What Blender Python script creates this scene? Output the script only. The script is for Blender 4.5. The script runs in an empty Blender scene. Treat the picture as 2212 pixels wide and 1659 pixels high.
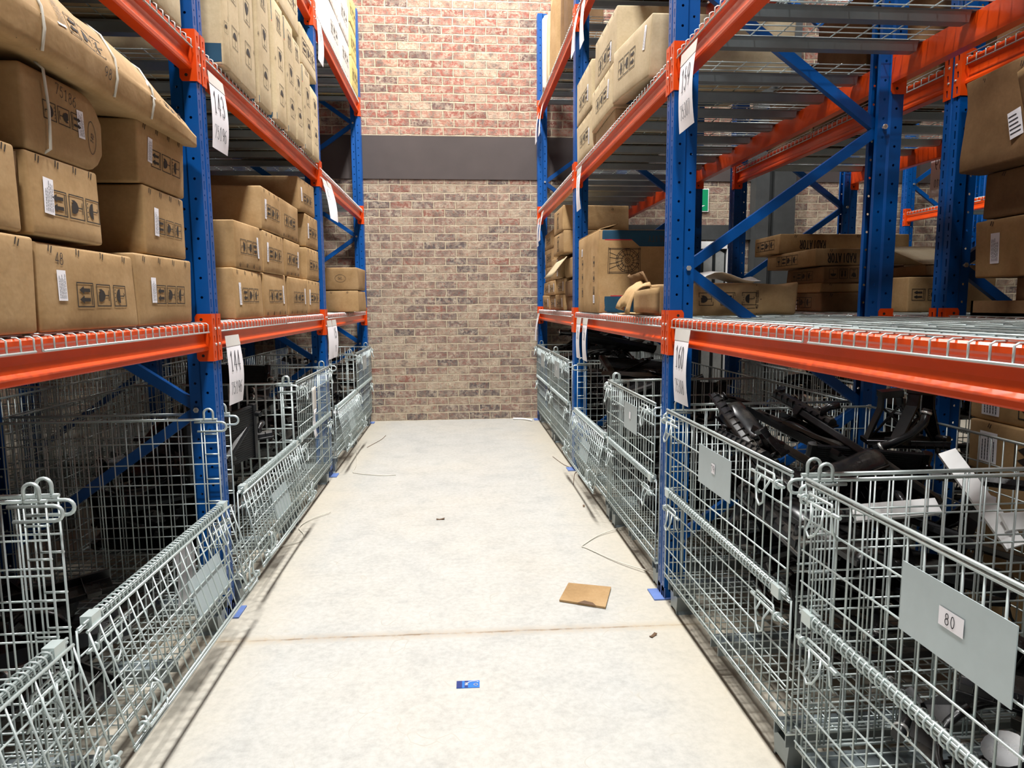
import bpy, bmesh, math, random
from mathutils import Vector, Matrix, Euler, noise

S = bpy.context.scene
COL = S.collection
PI = math.pi

# ---------------------------------------------------------------- camera, world, lights, exposure
H = 1.28
def look_axes(pitch, yaw, roll):
    fw = Vector((math.sin(yaw)*math.cos(pitch), math.cos(yaw)*math.cos(pitch), -math.sin(pitch)))
    r0 = Vector((math.cos(yaw), -math.sin(yaw), 0.0))
    u0 = r0.cross(fw)
    r = r0*math.cos(roll) + u0*math.sin(roll)
    u = -r0*math.sin(roll) + u0*math.cos(roll)
    return r, u, fw
cam = bpy.data.cameras.new('camera')
cam.sensor_fit = 'HORIZONTAL'; cam.sensor_width = 36.0
cam.lens = 36.0*1454.92/2212.0
cam.clip_start = 0.05; cam.clip_end = 100
cam_o = bpy.data.objects.new('camera', cam); COL.objects.link(cam_o)
_r, _u, _f = look_axes(.1186, .08, -.007)
cam_o.matrix_world = Matrix(((_r.x, _u.x, -_f.x, 0), (_r.y, _u.y, -_f.y, 0), (_r.z, _u.z, -_f.z, H), (0, 0, 0, 1)))
S.camera = cam_o

W = bpy.data.worlds.new('hall_air'); S.world = W; W.use_nodes = True
W.node_tree.nodes['Background'].inputs[0].default_value = (.75, .82, .9, 1)
W.node_tree.nodes['Background'].inputs[1].default_value = .05

def lamp(name, loc, power, size, col=(1, .99, .972), rot=(0, 0, 0)):
    d = bpy.data.lights.new(name, 'AREA'); d.shape = 'RECTANGLE'
    d.size, d.size_y = size; d.energy = power; d.color = col
    o = bpy.data.objects.new(name, d); COL.objects.link(o); o.location = loc; o.rotation_euler = rot
    return o
# high bay lamps over the aisle, and over the aisles either side of it
for _y, _p in ((-1.2, 260), (1.9, 250), (4.6, 250), (6.7, 200)):
    lamp('high_bay_lamp', (-.02, _y, 6.4), _p, (.45, .45))
for _y, _p in ((1.6, 42), (5.4, 75)):
    lamp('high_bay_lamp', (4.1, _y, 6.4), _p, (.5, .5))
for _y, _p in ((2.0, 5), (5.6, 7)):
    lamp('high_bay_lamp', (-4.3, _y, 6.4), _p, (.5, .5))

S.view_settings.view_transform = 'Standard'
S.view_settings.look = 'None'
S.view_settings.gamma = 1.0
S.view_settings.exposure = 0.3
S.view_settings.use_curve_mapping = False
S.cycles.diffuse_bounces = 2; S.cycles.glossy_bounces = 3; S.cycles.max_bounces = 6

# ---------------------------------------------------------------- materials
def srgb(r, g, b):
    f = lambda c: (c/255/12.92) if c/255 <= .04045 else ((c/255+.055)/1.055)**2.4
    return (f(r), f(g), f(b), 1.0)
class NT:
    def __init__(s, name):
        s.m = bpy.data.materials.new(name); s.m.use_nodes = True
        s.t = s.m.node_tree; s.b = s.t.nodes['Principled BSDF']
    def n(s, typ, **kw):
        o = s.t.nodes.new(typ)
        for k, v in kw.items():
            if k.startswith('i_'):
                o.inputs[k[2:].replace('_', ' ')].default_value = v
            else: setattr(o, k, v)
        return o
    def l(s, a, b): s.t.links.new(a, b)
    def coord(s, which='Object', scale=(1, 1, 1)):
        c = s.n('ShaderNodeTexCoord'); m = s.n('ShaderNodeMapping'); m.inputs['Scale'].default_value = scale
        s.l(c.outputs[which], m.inputs['Vector']); return m.outputs[0]
    def noise(s, vec, scale, detail=4, rough=.6):
        o = s.n('ShaderNodeTexNoise'); o.inputs['Scale'].default_value = scale
        o.inputs['Detail'].default_value = detail; o.inputs['Roughness'].default_value = rough
        s.l(vec, o.inputs['Vector']); return o.outputs['Fac']
    def ramp(s, fac, stops, interp='LINEAR'):
        o = s.n('ShaderNodeValToRGB'); o.color_ramp.interpolation = interp
        e = o.color_ramp.elements
        while len(e) < len(stops): e.new(.5)
        for i, (p, c) in enumerate(stops): e[i].position = p; e[i].color = c
        s.l(fac, o.inputs[0]); return o.outputs[0]
    def mix(s, fac, a, b, blend='MIX'):
        o = s.n('ShaderNodeMix', data_type='RGBA', blend_type=blend)
        for v, i in ((fac, 0), (a, 6), (b, 7)):
            if hasattr(v, 'links') or isinstance(v, bpy.types.NodeSocket): s.l(v, o.inputs[i])
            else: o.inputs[i].default_value = v
        return o.outputs[2]
    def math(s, op, a, b=0.0):
        o = s.n('ShaderNodeMath', operation=op)
        for v, i in ((a, 0), (b, 1)):
            if isinstance(v, bpy.types.NodeSocket): s.l(v, o.inputs[i])
            else: o.inputs[i].default_value = v
        return o.outputs[0]
    def bump(s, hgt, strength=.3, dist=.01):
        o = s.n('ShaderNodeBump'); o.inputs['Strength'].default_value = strength; o.inputs['Distance'].default_value = dist
        s.l(hgt, o.inputs['Height']); s.l(o.outputs[0], s.b.inputs['Normal'])
    def base(s, v):
        if isinstance(v, bpy.types.NodeSocket): s.l(v, s.b.inputs['Base Color'])
        else: s.b.inputs['Base Color'].default_value = v
    def set(s, **kw):
        for k, v in kw.items(): s.b.inputs[k.replace('_', ' ')].default_value = v
def plain(name, col, rough=.5, metal=0.0, var=.12, scale=14, spec=.5, coat=0):
    n = NT(name); c = Vector(col[:3])
    v = n.noise(n.coord(), scale)
    lo = tuple(c*(1-var))+(1,); hi = tuple(min(1, x*(1+var)) for x in c)+(1,)
    n.base(n.ramp(v, [(.3, lo), (.7, hi)])); n.set(Roughness=rough, Metallic=metal)
    n.b.inputs['Specular IOR Level'].default_value = spec
    if coat: n.b.inputs['Coat Weight'].default_value = coat; n.b.inputs['Coat Roughness'].default_value = .15
    return n.m
M = {}
M['blue'] = plain('blue_powder_coat', srgb(0, 76, 148), .36, 0, .1, 5, .35, .12)
M['orange'] = plain('orange_powder_coat', srgb(220, 72, 12), .32, 0, .1, 6, .4, .2)
M['wire'] = plain('galvanised_wire', srgb(192, 203, 201), .34, .45, .1, 9)
M['galv'] = plain('galvanised_sheet', srgb(138, 148, 152), .42, .7, .12, 7)
M['plate'] = plain('galvanised_plate', srgb(178, 190, 192), .4, .35, .06, 9)
M['bolt'] = plain('zinc_bolt', srgb(225, 225, 220), .25, .7, .05)
M['plate_blue'] = plain('faded_blue_steel', srgb(92, 116, 172), .5)
M['ink'] = plain('carton_ink', srgb(36, 28, 22), .8)
M['penink'] = plain('marker_ink', srgb(40, 36, 40), .7)
M['print'] = plain('printed_black', srgb(48, 46, 52), .7)
M['paper'] = plain('white_paper', srgb(240, 238, 242), .75, 0, .02, 6)
M['tape'] = plain('clear_tape', srgb(216, 214, 208), .3, 0, .04)
M['teal'] = plain('dark_teal_print', srgb(10, 66, 92), .6)
M['red'] = plain('red_print', srgb(190, 40, 50), .6)
M['white'] = plain('white_paint', srgb(236, 236, 234), .5, 0, .03)
M['green'] = plain('sign_green', srgb(0, 140, 92), .45, 0, .04)
M['charcoal'] = plain('charcoal_steel_paint', srgb(58, 60, 60), .6)
M['band'] = plain('dark_plaster', srgb(74, 66, 64), .85, 0, .08, 4)
M['stripe'] = plain('grey_shutter', srgb(150, 152, 150), .55)
M['slot'] = plain('shutter_gap', srgb(14, 20, 22), .7)
M['strap'] = plain('pale_strap', srgb(205, 200, 186), .4)
M['ceil'] = plain('ceiling_sheet', srgb(96, 96, 96), .8)
M['side'] = plain('side_wall_paint', srgb(70, 68, 66), .9)
M['foil'] = plain('blue_sticker', srgb(16, 104, 200), .3)
M['foil2'] = plain('dark_blue_print', srgb(12, 44, 110), .3)
M['debris'] = plain('brown_scrap', srgb(96, 72, 50), .8)
M['inside'] = plain('dark_lining', srgb(60, 44, 30), .9)

def kraft(name, c0, c1, c2):
    n = NT(name); v = n.coord()
    oi = n.n('ShaderNodeObjectInfo')
    add = n.n('ShaderNodeVectorMath', operation='ADD')
    mul = n.n('ShaderNodeVectorMath', operation='SCALE'); mul.inputs['Scale'].default_value = 9.0
    cmb = n.n('ShaderNodeCombineXYZ')
    for i in range(3): n.l(oi.outputs['Random'], cmb.inputs[i])
    n.l(cmb.outputs[0], mul.inputs[0]); n.l(mul.outputs[0], add.inputs[0]); n.l(v, add.inputs[1])
    big = n.noise(add.outputs[0], 5, 5, .65); fine = n.noise(add.outputs[0], 90, 2, .5)
    col = n.ramp(big, [(.25, c0), (.5, c1), (.8, c2)])
    rnd = n.ramp(oi.outputs['Random'], [(0, (.86, .84, .82, 1)), (1, (1.06, 1.04, 1.0, 1))])
    col = n.mix(1.0, col, rnd, 'MULTIPLY')
    col = n.mix(.12, col, n.ramp(fine, [(.3, (.3, .25, .2, 1)), (.7, (1, 1, 1, 1))]), 'MULTIPLY')
    n.base(col); n.set(Roughness=.75); n.b.inputs['Specular IOR Level'].default_value = .25
    n.bump(n.noise(add.outputs[0], 16, 3), .25, .006)
    return n.m
M['kraft'] = kraft('kraft_cardboard', srgb(150, 120, 80), srgb(172, 141, 99), srgb(190, 161, 121))
M['kraft_pale'] = kraft('pale_cardboard', srgb(186, 168, 134), srgb(200, 183, 150), srgb(212, 198, 168))
M['kraft_white'] = kraft('white_lined_cardboard', srgb(200, 196, 190), srgb(210, 207, 202), srgb(220, 218, 214))
M['kraft_yellow'] = kraft('yellow_cardboard', srgb(198, 178, 108), srgb(206, 188, 122), srgb(214, 200, 144))
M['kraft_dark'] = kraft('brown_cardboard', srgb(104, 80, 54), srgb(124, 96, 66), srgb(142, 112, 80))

def blackmat():
    n = NT('black_moulded_plastic'); v = n.coord()
    g = n.n('ShaderNodeNewGeometry'); sx = n.n('ShaderNodeSeparateXYZ'); n.l(g.outputs['Normal'], sx.inputs[0])
    dust = n.noise(v, 6, 5, .7)
    up = n.ramp(sx.outputs['Z'], [(.35, (0, 0, 0, 1)), (1.0, (1, 1, 1, 1))])
    f = n.math('MULTIPLY', up, n.ramp(dust, [(.42, (0, 0, 0, 1)), (.75, (.55, .55, .55, 1))]))
    n.base(n.mix(f, srgb(24, 25, 27), srgb(104, 98, 88)))
    n.set(Roughness=.27); return n.m
M['black'] = blackmat()
M['fins'] = plain('radiator_fins', srgb(34, 36, 38), .45, .3, .3, 60)

def floormat():
    n = NT('worn_concrete'); v = n.coord()
    big = n.noise(v, .9, 6, .6); mid = n.noise(v, 5, 8, .75); fine = n.noise(v, 40, 5, .7)
    col = n.ramp(big, [(.3, srgb(196, 198, 196)), (.5, srgb(208, 206, 198)), (.7, srgb(214, 206, 190))])
    col = n.mix(.55, col, n.ramp(mid, [(.3, srgb(182, 182, 178)), (.5, srgb(210, 208, 202)), (.72, srgb(224, 222, 216))]))
    col = n.mix(.25, col, n.ramp(fine, [(.3, srgb(150, 142, 128)), (.6, srgb(228, 226, 222))]), 'MULTIPLY')
    # arcs of trowel marks
    vo = n.n('ShaderNodeTexVoronoi', feature='DISTANCE_TO_EDGE'); vo.inputs['Scale'].default_value = 3.3
    wob = n.n('ShaderNodeVectorMath', operation='ADD'); nz = n.n('ShaderNodeTexNoise'); nz.inputs['Scale'].default_value = 2.5
    n.l(v, nz.inputs['Vector']); n.l(nz.outputs['Color'], wob.inputs[0]); n.l(v, wob.inputs[1]); n.l(wob.outputs[0], vo.inputs['Vector'])
    hair = n.ramp(vo.outputs['Distance'], [(.0, (1, 1, 1, 1)), (.012, (0, 0, 0, 1))])
    hf = n.math('MULTIPLY', hair, n.ramp(mid, [(.5, (0, 0, 0, 1)), (.62, (.5, .5, .5, 1))]))
    col = n.mix(hf, col, srgb(168, 156, 132))
    # saw-cut joint with dust across the aisle
    sp = n.n('ShaderNodeSeparateXYZ'); n.l(v, sp.inputs[0])
    yy = n.math('ADD', n.math('SUBTRACT', sp.outputs[1], 2.515), n.math('MULTIPLY', n.math('SUBTRACT', mid, .5), .02))
    d = n.math('ABSOLUTE', n.math('ADD', yy, n.math('MULTIPLY', sp.outputs[0], .016)))
    dirt = n.math('MULTIPLY', n.ramp(d, [(0, (1, 1, 1, 1)), (.045, (0, 0, 0, 1))]), n.ramp(fine, [(.35, (.1, .1, .1, 1)), (.7, (.8, .8, .8, 1))]))
    col = n.mix(dirt, col, srgb(178, 152, 116))
    line = n.ramp(d, [(.002, (1, 1, 1, 1)), (.006, (0, 0, 0, 1))])
    col = n.mix(n.math('MULTIPLY', line, n.ramp(n.noise(v, 12, 3), [(.4, (.1, .1, .1, 1)), (.6, (.85, .85, .85, 1))])), col, srgb(120, 92, 62))
    # dirt strip along the rack feet
    ax = n.math('ABSOLUTE', n.math('ADD', sp.outputs[0], .045))
    edge = n.ramp(n.math('ADD', ax, n.math('MULTIPLY', n.math('SUBTRACT', mid, .5), .25)), [(.62, (0, 0, 0, 1)), (.95, (.55, .55, .55, 1))])
    col = n.mix(edge, col, srgb(206, 192, 164))
    col = n.mix(1.0, col, (.74, .745, .75, 1), 'MULTIPLY')
    n.base(col); n.set(Roughness=.55); n.b.inputs['Specular IOR Level'].default_value = .3
    n.bump(fine, .12, .004); return n.m
M['floor'] = floormat()

def brickmat():
    n = NT('old_stock_brick')
    v = n.coord('Object')
    sp = n.n('ShaderNodeSeparateXYZ'); n.l(v, sp.inputs[0])
    cb = n.n('ShaderNodeCombineXYZ'); n.l(sp.outputs[0], cb.inputs[0]); n.l(sp.outputs[2], cb.inputs[1])
    nz = n.n('ShaderNodeTexNoise'); nz.inputs['Scale'].default_value = 9; nz.inputs['Detail'].default_value = 3
    n.l(cb.outputs[0], nz.inputs['Vector'])
    sc = n.n('ShaderNodeVectorMath', operation='SCALE'); sc.inputs['Scale'].default_value = .02
    sb = n.n('ShaderNodeVectorMath', operation='SUBTRACT'); sb.inputs[1].default_value = (.5, .5, .5)
    n.l(nz.outputs['Color'], sb.inputs[0]); n.l(sb.outputs[0], sc.inputs[0])
    ad = n.n('ShaderNodeVectorMath', operation='ADD'); n.l(cb.outputs[0], ad.inputs[0]); n.l(sc.outputs[0], ad.inputs[1])
    br = n.n('ShaderNodeTexBrick'); n.l(ad.outputs[0], br.inputs['Vector'])
    br.offset = .5; br.squash = 1.0
    br.inputs['Color1'].default_value = (0, 0, 0, 1); br.inputs['Color2'].default_value = (1, 1, 1, 1)
    br.inputs['Mortar'].default_value = (.5, .5, .5, 1)
    br.inputs['Scale'].default_value = 1.0; br.inputs['Mortar Size'].default_value = .0085
    br.inputs['Mortar Smooth'].default_value = .35; br.inputs['Bias'].default_value = 0
    br.inputs['Brick Width'].default_value = .232; br.inputs['Row Height'].default_value = .085
    low = n.ramp(br.outputs['Color'], [(0, srgb(100, 90, 88)), (.12, srgb(120, 104, 98)), (.27, srgb(138, 112, 102)), (.42, srgb(152, 126, 112)), (.6, srgb(160, 138, 120)), (.78, srgb(172, 154, 134)), (.93, srgb(142, 98, 86))], 'CONSTANT')
    high = n.ramp(br.outputs['Color'], [(0, srgb(108, 86, 82)), (.1, srgb(138, 88, 78)), (.28, srgb(156, 98, 86)), (.5, srgb(164, 110, 96)), (.72, srgb(172, 126, 108)), (.88, srgb(178, 150, 130))], 'CONSTANT')
    isup = n.math('GREATER_THAN', sp.outputs[2], 2.9)
    col = n.mix(isup, low, high)
    mot = n.noise(cb.outputs[0], 22, 6, .75); mot2 = n.noise(cb.outputs[0], 11, 6, .75)
    col = n.mix(n.ramp(mot, [(.45, (0, 0, 0, 1)), (.58, (.75, .75, .75, 1))]), col, srgb(208, 193, 170))
    col = n.mix(n.ramp(mot2, [(.48, (0, 0, 0, 1)), (.62, (.8, .8, .8, 1))]), col, srgb(96, 80, 76))
    mort = n.ramp(mot, [(.3, srgb(176, 160, 136)), (.7, srgb(208, 193, 168))])
    mot3 = n.noise(cb.outputs[0], 31, 5, .7)
    col = n.mix(n.ramp(mot3, [(.53, (0, 0, 0, 1)), (.64, (.6, .6, .6, 1))]), col, srgb(150, 92, 78))
    col = n.mix(br.outputs['Fac'], col, mort)
    n.base(col); n.set(Roughness=.9); n.b.inputs['Specular IOR Level'].default_value = .2
    hgt = n.math('ADD', n.math('MULTIPLY', n.math('SUBTRACT', 1.0, br.outputs['Fac']), 1.0), n.math('MULTIPLY', mot, .7))
    n.bump(hgt, 1.0, .02)
    return n.m
M['brick'] = brickmat()

# ---------------------------------------------------------------- mesh builder
class MB:
    def __init__(s): s.v = []; s.f = []; s.m = []; s.sm = []
    def face(s, pts, mat=0, smooth=False):
        i = len(s.v); s.v += [tuple(p) for p in pts]; s.f.append(tuple(range(i, i+len(pts)))); s.m.append(mat); s.sm.append(smooth)
    def box(s, a, b, mat=0, rot=None, piv=None):
        x0, y0, z0 = a; x1, y1, z1 = b
        p = [Vector(q) for q in ((x0, y0, z0), (x1, y0, z0), (x1, y1, z0), (x0, y1, z0), (x0, y0, z1), (x1, y0, z1), (x1, y1, z1), (x0, y1, z1))]
        if rot is not None:
            c = Vector(piv) if piv is not None else (p[0]+p[6])/2
            p = [rot @ (q-c)+c for q in p]
        i = len(s.v); s.v += [tuple(q) for q in p]
        for f in ((3, 2, 1, 0), (4, 5, 6, 7), (0, 1, 5, 4), (1, 2, 6, 5), (2, 3, 7, 6), (3, 0, 4, 7)):
            s.f.append(tuple(i+k for k in f)); s.m.append(mat); s.sm.append(False)
    def tube(s, pts, r, n=6, mat=0, closed=False, cap=True):
        P = [Vector(p) for p in pts]; k = len(P); base = len(s.v); prev = None
        for j in range(k):
            if closed: d = (P[(j+1) % k]-P[j-1])
            else: d = P[min(j+1, k-1)]-P[max(j-1, 0)]
            d = d.normalized() if d.length > 1e-9 else Vector((0, 0, 1))
            if prev is None:
                a = Vector((0, 0, 1)) if abs(d.z) < .9 else Vector((1, 0, 0))
                e = d.cross(a).normalized()
            else:
                e = prev-d*prev.dot(d); e = e.normalized() if e.length > 1e-6 else d.orthogonal().normalized()
            prev = e; g = d.cross(e)
            rr = r[j] if isinstance(r, (list, tuple)) else r
            for i in range(n):
                t = 2*PI*i/n; s.v.append(tuple(P[j]+e*(math.cos(t)*rr)+g*(math.sin(t)*rr)))
        for j in range(k if closed else k-1):
            for i in range(n):
                a = base+j*n+i; b = base+j*n+(i+1) % n; c = base+((j+1) % k)*n+(i+1) % n; d = base+((j+1) % k)*n+i
                s.f.append((a, b, c, d)); s.m.append(mat); s.sm.append(True)
        if cap and not closed:
            s.f.append(tuple(base+i for i in reversed(range(n)))); s.m.append(mat); s.sm.append(False)
            s.f.append(tuple(base+(k-1)*n+i for i in range(n))); s.m.append(mat); s.sm.append(False)
    def extrude(s, prof, p0, p1, ax, ay, mat=0, smooth=False, cap=True, closed=True):
        """profile (list of 2D) swept from p0 to p1; ax, ay span the profile plane"""
        p0, p1, ax, ay = Vector(p0), Vector(p1), Vector(ax), Vector(ay); n = len(prof); i = len(s.v)
        for p in (p0, p1):
            for a, b in prof: s.v.append(tuple(p+ax*a+ay*b))
        for k in range(n if closed else n-1):
            s.f.append((i+k, i+(k+1) % n, i+n+(k+1) % n, i+n+k)); s.m.append(mat); s.sm.append(smooth)
        if cap and closed:
            s.f.append(tuple(i+k for k in reversed(range(n)))); s.m.append(mat); s.sm.append(False)
            s.f.append(tuple(i+n+k for k in range(n))); s.m.append(mat); s.sm.append(False)
    def grid(s, fn, nu, nv, mat=0, smooth=True):
        i = len(s.v)
        for a in range(nu+1):
            for b in range(nv+1): s.v.append(tuple(fn(a/nu, b/nv)))
        for a in range(nu):
            for b in range(nv):
                q = i+a*(nv+1)+b
                s.f.append((q, q+nv+1, q+nv+2, q+1)); s.m.append(mat); s.sm.append(smooth)
    def mesh(s, name, mats):
        me = bpy.data.meshes.new(name); me.from_pydata(s.v, [], s.f)
        for m in mats: me.materials.append(M[m] if isinstance(m, str) else m)
        me.polygons.foreach_set('material_index', s.m); me.polygons.foreach_set('use_smooth', s.sm)
        me.update(); return me
    def build(s, name, mats, parent=None):
        if isinstance(mats, str): mats = [mats]
        return put(name, s.mesh(name, mats), parent)
def put(name, me, parent=None):
    o = bpy.data.objects.new(name, me); COL.objects.link(o)
    if parent is not None: o.parent = parent
    return o
def tag(o, label, cat, group=None):
    o['label'] = label; o['category'] = cat; o['kind'] = 'thing'
    if group: o['group'] = group
    return o
def empty(name, loc=(0, 0, 0), rz=0.0):
    o = bpy.data.objects.new(name, None); COL.objects.link(o); o.location = loc; o.rotation_euler = (0, 0, rz)
    o.empty_display_size = .05; return o
def dup(root, loc=None, rot=None):
    r = root.copy(); COL.objects.link(r)
    for k in ('label', 'group'):
        if k in r: del r[k]
    if loc is not None: r.location = loc
    if rot is not None: r.rotation_euler = rot
    for ch in list(root.children):
        c = ch.copy(); COL.objects.link(c); c.parent = r
        for g in list(ch.children):
            d = g.copy(); COL.objects.link(d); d.parent = c
    return r
def structure(o): o['kind'] = 'structure'; return o

# ---------------------------------------------------------------- lettering: strokes laid on a surface
def arc(cx, cy, rx, ry, a0, a1, n=14):
    return [(cx+rx*math.cos(math.radians(a0+(a1-a0)*i/n)), cy+ry*math.sin(math.radians(a0+(a1-a0)*i/n))) for i in range(n+1)]
G = {
 '0': [arc(.3, .5, .24, .48, 90, 450, 24)],
 '1': [[(.12, .8), (.32, .98), (.32, .02)], [(.14, .02), (.5, .02)]],
 '2': [arc(.3, .72, .22, .26, 170, -30, 14)+[(.06, .02), (.54, .02)]],
 '3': [arc(.28, .74, .2, .24, 150, -80, 14)+arc(.28, .27, .25, .26, 85, -150, 16)],
 '4': [[(.42, .02), (.42, .98), (.04, .3), (.58, .3)]],
 '5': [[(.5, .96), (.16, .96), (.13, .55)]+arc(.27, .32, .26, .3, 110, -150, 16)],
 '6': [[(.52, .98)]+arc(.45, .4, .4, .5, 110, 175, 8)+arc(.3, .3, .25, .29, 170, 530, 22)],
 '7': [[(.06, .82), (.06, .97), (.56, .97), (.24, .02)]],
 '8': [arc(.3, .75, .19, .22, -90, 270, 20), arc(.3, .27, .25, .26, 90, 450, 20)],
 '9': [arc(.3, .7, .24, .28, 0, 360, 22)+arc(.14, .6, .4, .56, 5, -65, 8)],
 'A': [[(.02, 0), (.3, 1), (.58, 0)], [(.13, .36), (.47, .36)]],
 'R': [[(.08, 0), (.08, 1)], [(.08, 1), (.3, 1)]+arc(.3, .77, .24, .23, 90, -90, 10)+[(.08, .54)], [(.3, .54), (.55, 0)]],
 'D': [[(.08, 0), (.08, 1), (.25, 1)]+arc(.25, .5, .3, .5, 90, -90, 14)+[(.08, 0)]],
 'I': [[(.3, 0), (.3, 1)]],
 'T': [[(.02, 1), (.58, 1)], [(.3, 1), (.3, 0)]],
 'O': [arc(.3, .5, .25, .5, 90, 450, 22)],
 'Q': [arc(.3, .5, .25, .5, 90, 450, 22), [(.36, .25), (.6, -.05)]],
 'U': [[(.06, 1), (.06, .3)]+arc(.3, .3, .24, .3, 180, 360, 12)+[(.54, 1)]],
 'L': [[(.1, 1), (.1, 0), (.52, 0)]],
 'Y': [[(.02, 1), (.3, .5), (.58, 1)], [(.3, .5), (.3, 0)]],
 'E': [[(.52, 1), (.1, 1), (.1, 0), (.52, 0)], [(.1, .52), (.45, .52)]],
 'x': [[(.08, .66), (.5, 0)], [(.5, .66), (.08, 0)]],
 'i': [[(.3, 0), (.3, .66)], [(.3, .82), (.3, .94)]],
 't': [[(.28, .95), (.28, .16)]+arc(.42, .14, .14, .14, 180, 300, 6), [(.1, .66), (.5, .66)]],
 'M': [[(.04, 0), (.04, 1), (.3, .4), (.56, 1), (.56, 0)]], 'W': [[(.02, 1), (.16, 0), (.3, .7), (.44, 0), (.58, 1)]],
 'o': [arc(.3, .3, .2, .3, 90, 450, 14)],
 ' ': [],
}
def strokes(mb, polys, fmap, w, mat, serif=0.0):
    """polys in metres; fmap(a, b) -> 3D; serif > 0 makes upright strokes heavier"""
    for pl in polys:
        for (x0, y0), (x1, y1) in zip(pl[:-1], pl[1:]):
            dx, dy = x1-x0, y1-y0; L = math.hypot(dx, dy)
            if L < 1e-6: continue
            ww = w*(1-serif+serif*abs(dy)/L*1.25) if serif else w
            ux, uy = dx/L, dy/L; e = min(ww, w)*.35; nx, ny = -uy*ww/2, ux*ww/2
            q = [(x0-ux*e+nx, y0-uy*e+ny), (x0-ux*e-nx, y0-uy*e-ny), (x1+ux*e-nx, y1+uy*e-ny), (x1+ux*e+nx, y1+uy*e+ny)]
            mb.face([fmap(a, b) for a, b in q], mat)
def text_polys(t, h, wide=.72, adv=.66, slant=0.0):
    out = []; x = 0
    for ch in t:
        for pl in G[ch]:
            out.append([((x+a*wide+b*slant)*h, b*h) for a, b in pl])
        x += adv*wide/.72*.86 if ch != 'I' else adv*.8
    wtot = x*h
    return [[(a-wtot/2, b-h/2) for a, b in pl] for pl in out]
def turn(polys, deg, ox=0, oy=0):
    c, s = math.cos(math.radians(deg)), math.sin(math.radians(deg))
    return [[(a*c-b*s+ox, a*s+b*c+oy) for a, b in pl] for pl in polys]

# ---------------------------------------------------------------- setting
def setting():
    b = MB(); b.box((-9, -5, -.1), (9, 7.5, 0)); structure(b.build('floor', 'floor'))
    b = MB(); b.box((-9, 7.45, 0), (9, 7.7, 8)); structure(b.build('wall_back', 'brick'))
    b = MB(); b.box((-9.2, -5, 0), (-9, 7.7, 8)); structure(b.build('wall_left', 'side'))
    b = MB(); b.box((9, -5, 0), (9.2, 7.7, 8)); structure(b.build('wall_right', 'side'))
    b = MB(); b.box((-9.2, -5.2, 0), (9.2, -5, 8)); structure(b.build('wall_front', 'side'))
    b = MB(); b.box((-9.2, -5.2, 8), (9.2, 7.7, 8.1)); structure(b.build('ceiling', 'ceil'))
    b = MB(); b.box((-9, 7.435, 2.605), (9, 7.5, 3.05)); structure(b.build('trim_1', 'band'))
    # steel column on the wall, right of the fire exit sign
    b = MB(); b.box((3.27, 7.3, 0), (3.42, 7.46, 4.6)); b.box((3.42, 7.36, 0), (3.48, 7.44, 4.6)); b.box((3.48, 7.3, 0), (3.72, 7.46, 4.6))
    structure(b.build('trim_2', 'charcoal'))
    b = MB(); b.box((1.75, 7.40, 1.97), (3.27, 7.46, 2.13)); structure(b.build('trim_3', 'charcoal'))
    # white framed shutter gate
    g = structure(empty('door_1', (2.45, 7.43, 0)))
    b = MB()
    b.box((-.62, -.05, 0), (-.55, 0, 1.95)); b.box((.55, -.05, 0), (.63, 0, 1.95)); b.box((-.62, -.05, 1.87), (.63, 0, 1.95))
    b.build('door_frame', 'white', g)
    b = MB(); b.box((-.55, -.01, 0), (.55, .004, 1.87)); b.build('door_backing', 'slot', g)
    for k in range(8):
        b = MB(); x = -.53+k*.137
        b.extrude([(x, .05), (x+.095, .05), (x+.095, 1.82), (x+.0475, 1.85), (x, 1.82)], (0, -.03, 0), (0, -.012, 0), (1, 0, 0), (0, 0, 1))
        b.build('shutter_slat', 'stripe', g)
    # exit sign
    s = empty('exit_sign', (2.66, 7.44, 2.40)); tag(s, 'green and white exit sign with an arrow, on the brick wall at right', 'sign')
    b = MB(); b.box((-.13, -.014, -.125), (.13, 0, .125)); b.build('sign_board', 'white', s)
    b = MB(); b.box((-.12, -.017, -.115), (.12, -.0145, .115))
    fm = lambda a, c: (a, -.0178, c)
    strokes(b, turn(text_polys('Exit', .08, .72, .62), 0, -.03, .05), fm, .012, 1)
    b.face([fm(*q) for q in ((-.02, -.06), (.09, -.055), (.02, -.09))], 1); b.face([fm(*q) for q in ((-.1, -.066), (-.02, -.066), (-.02, -.078), (-.1, -.078))], 1)
    b.build('sign_face', ['green', 'white'], s)
setting()

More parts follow.
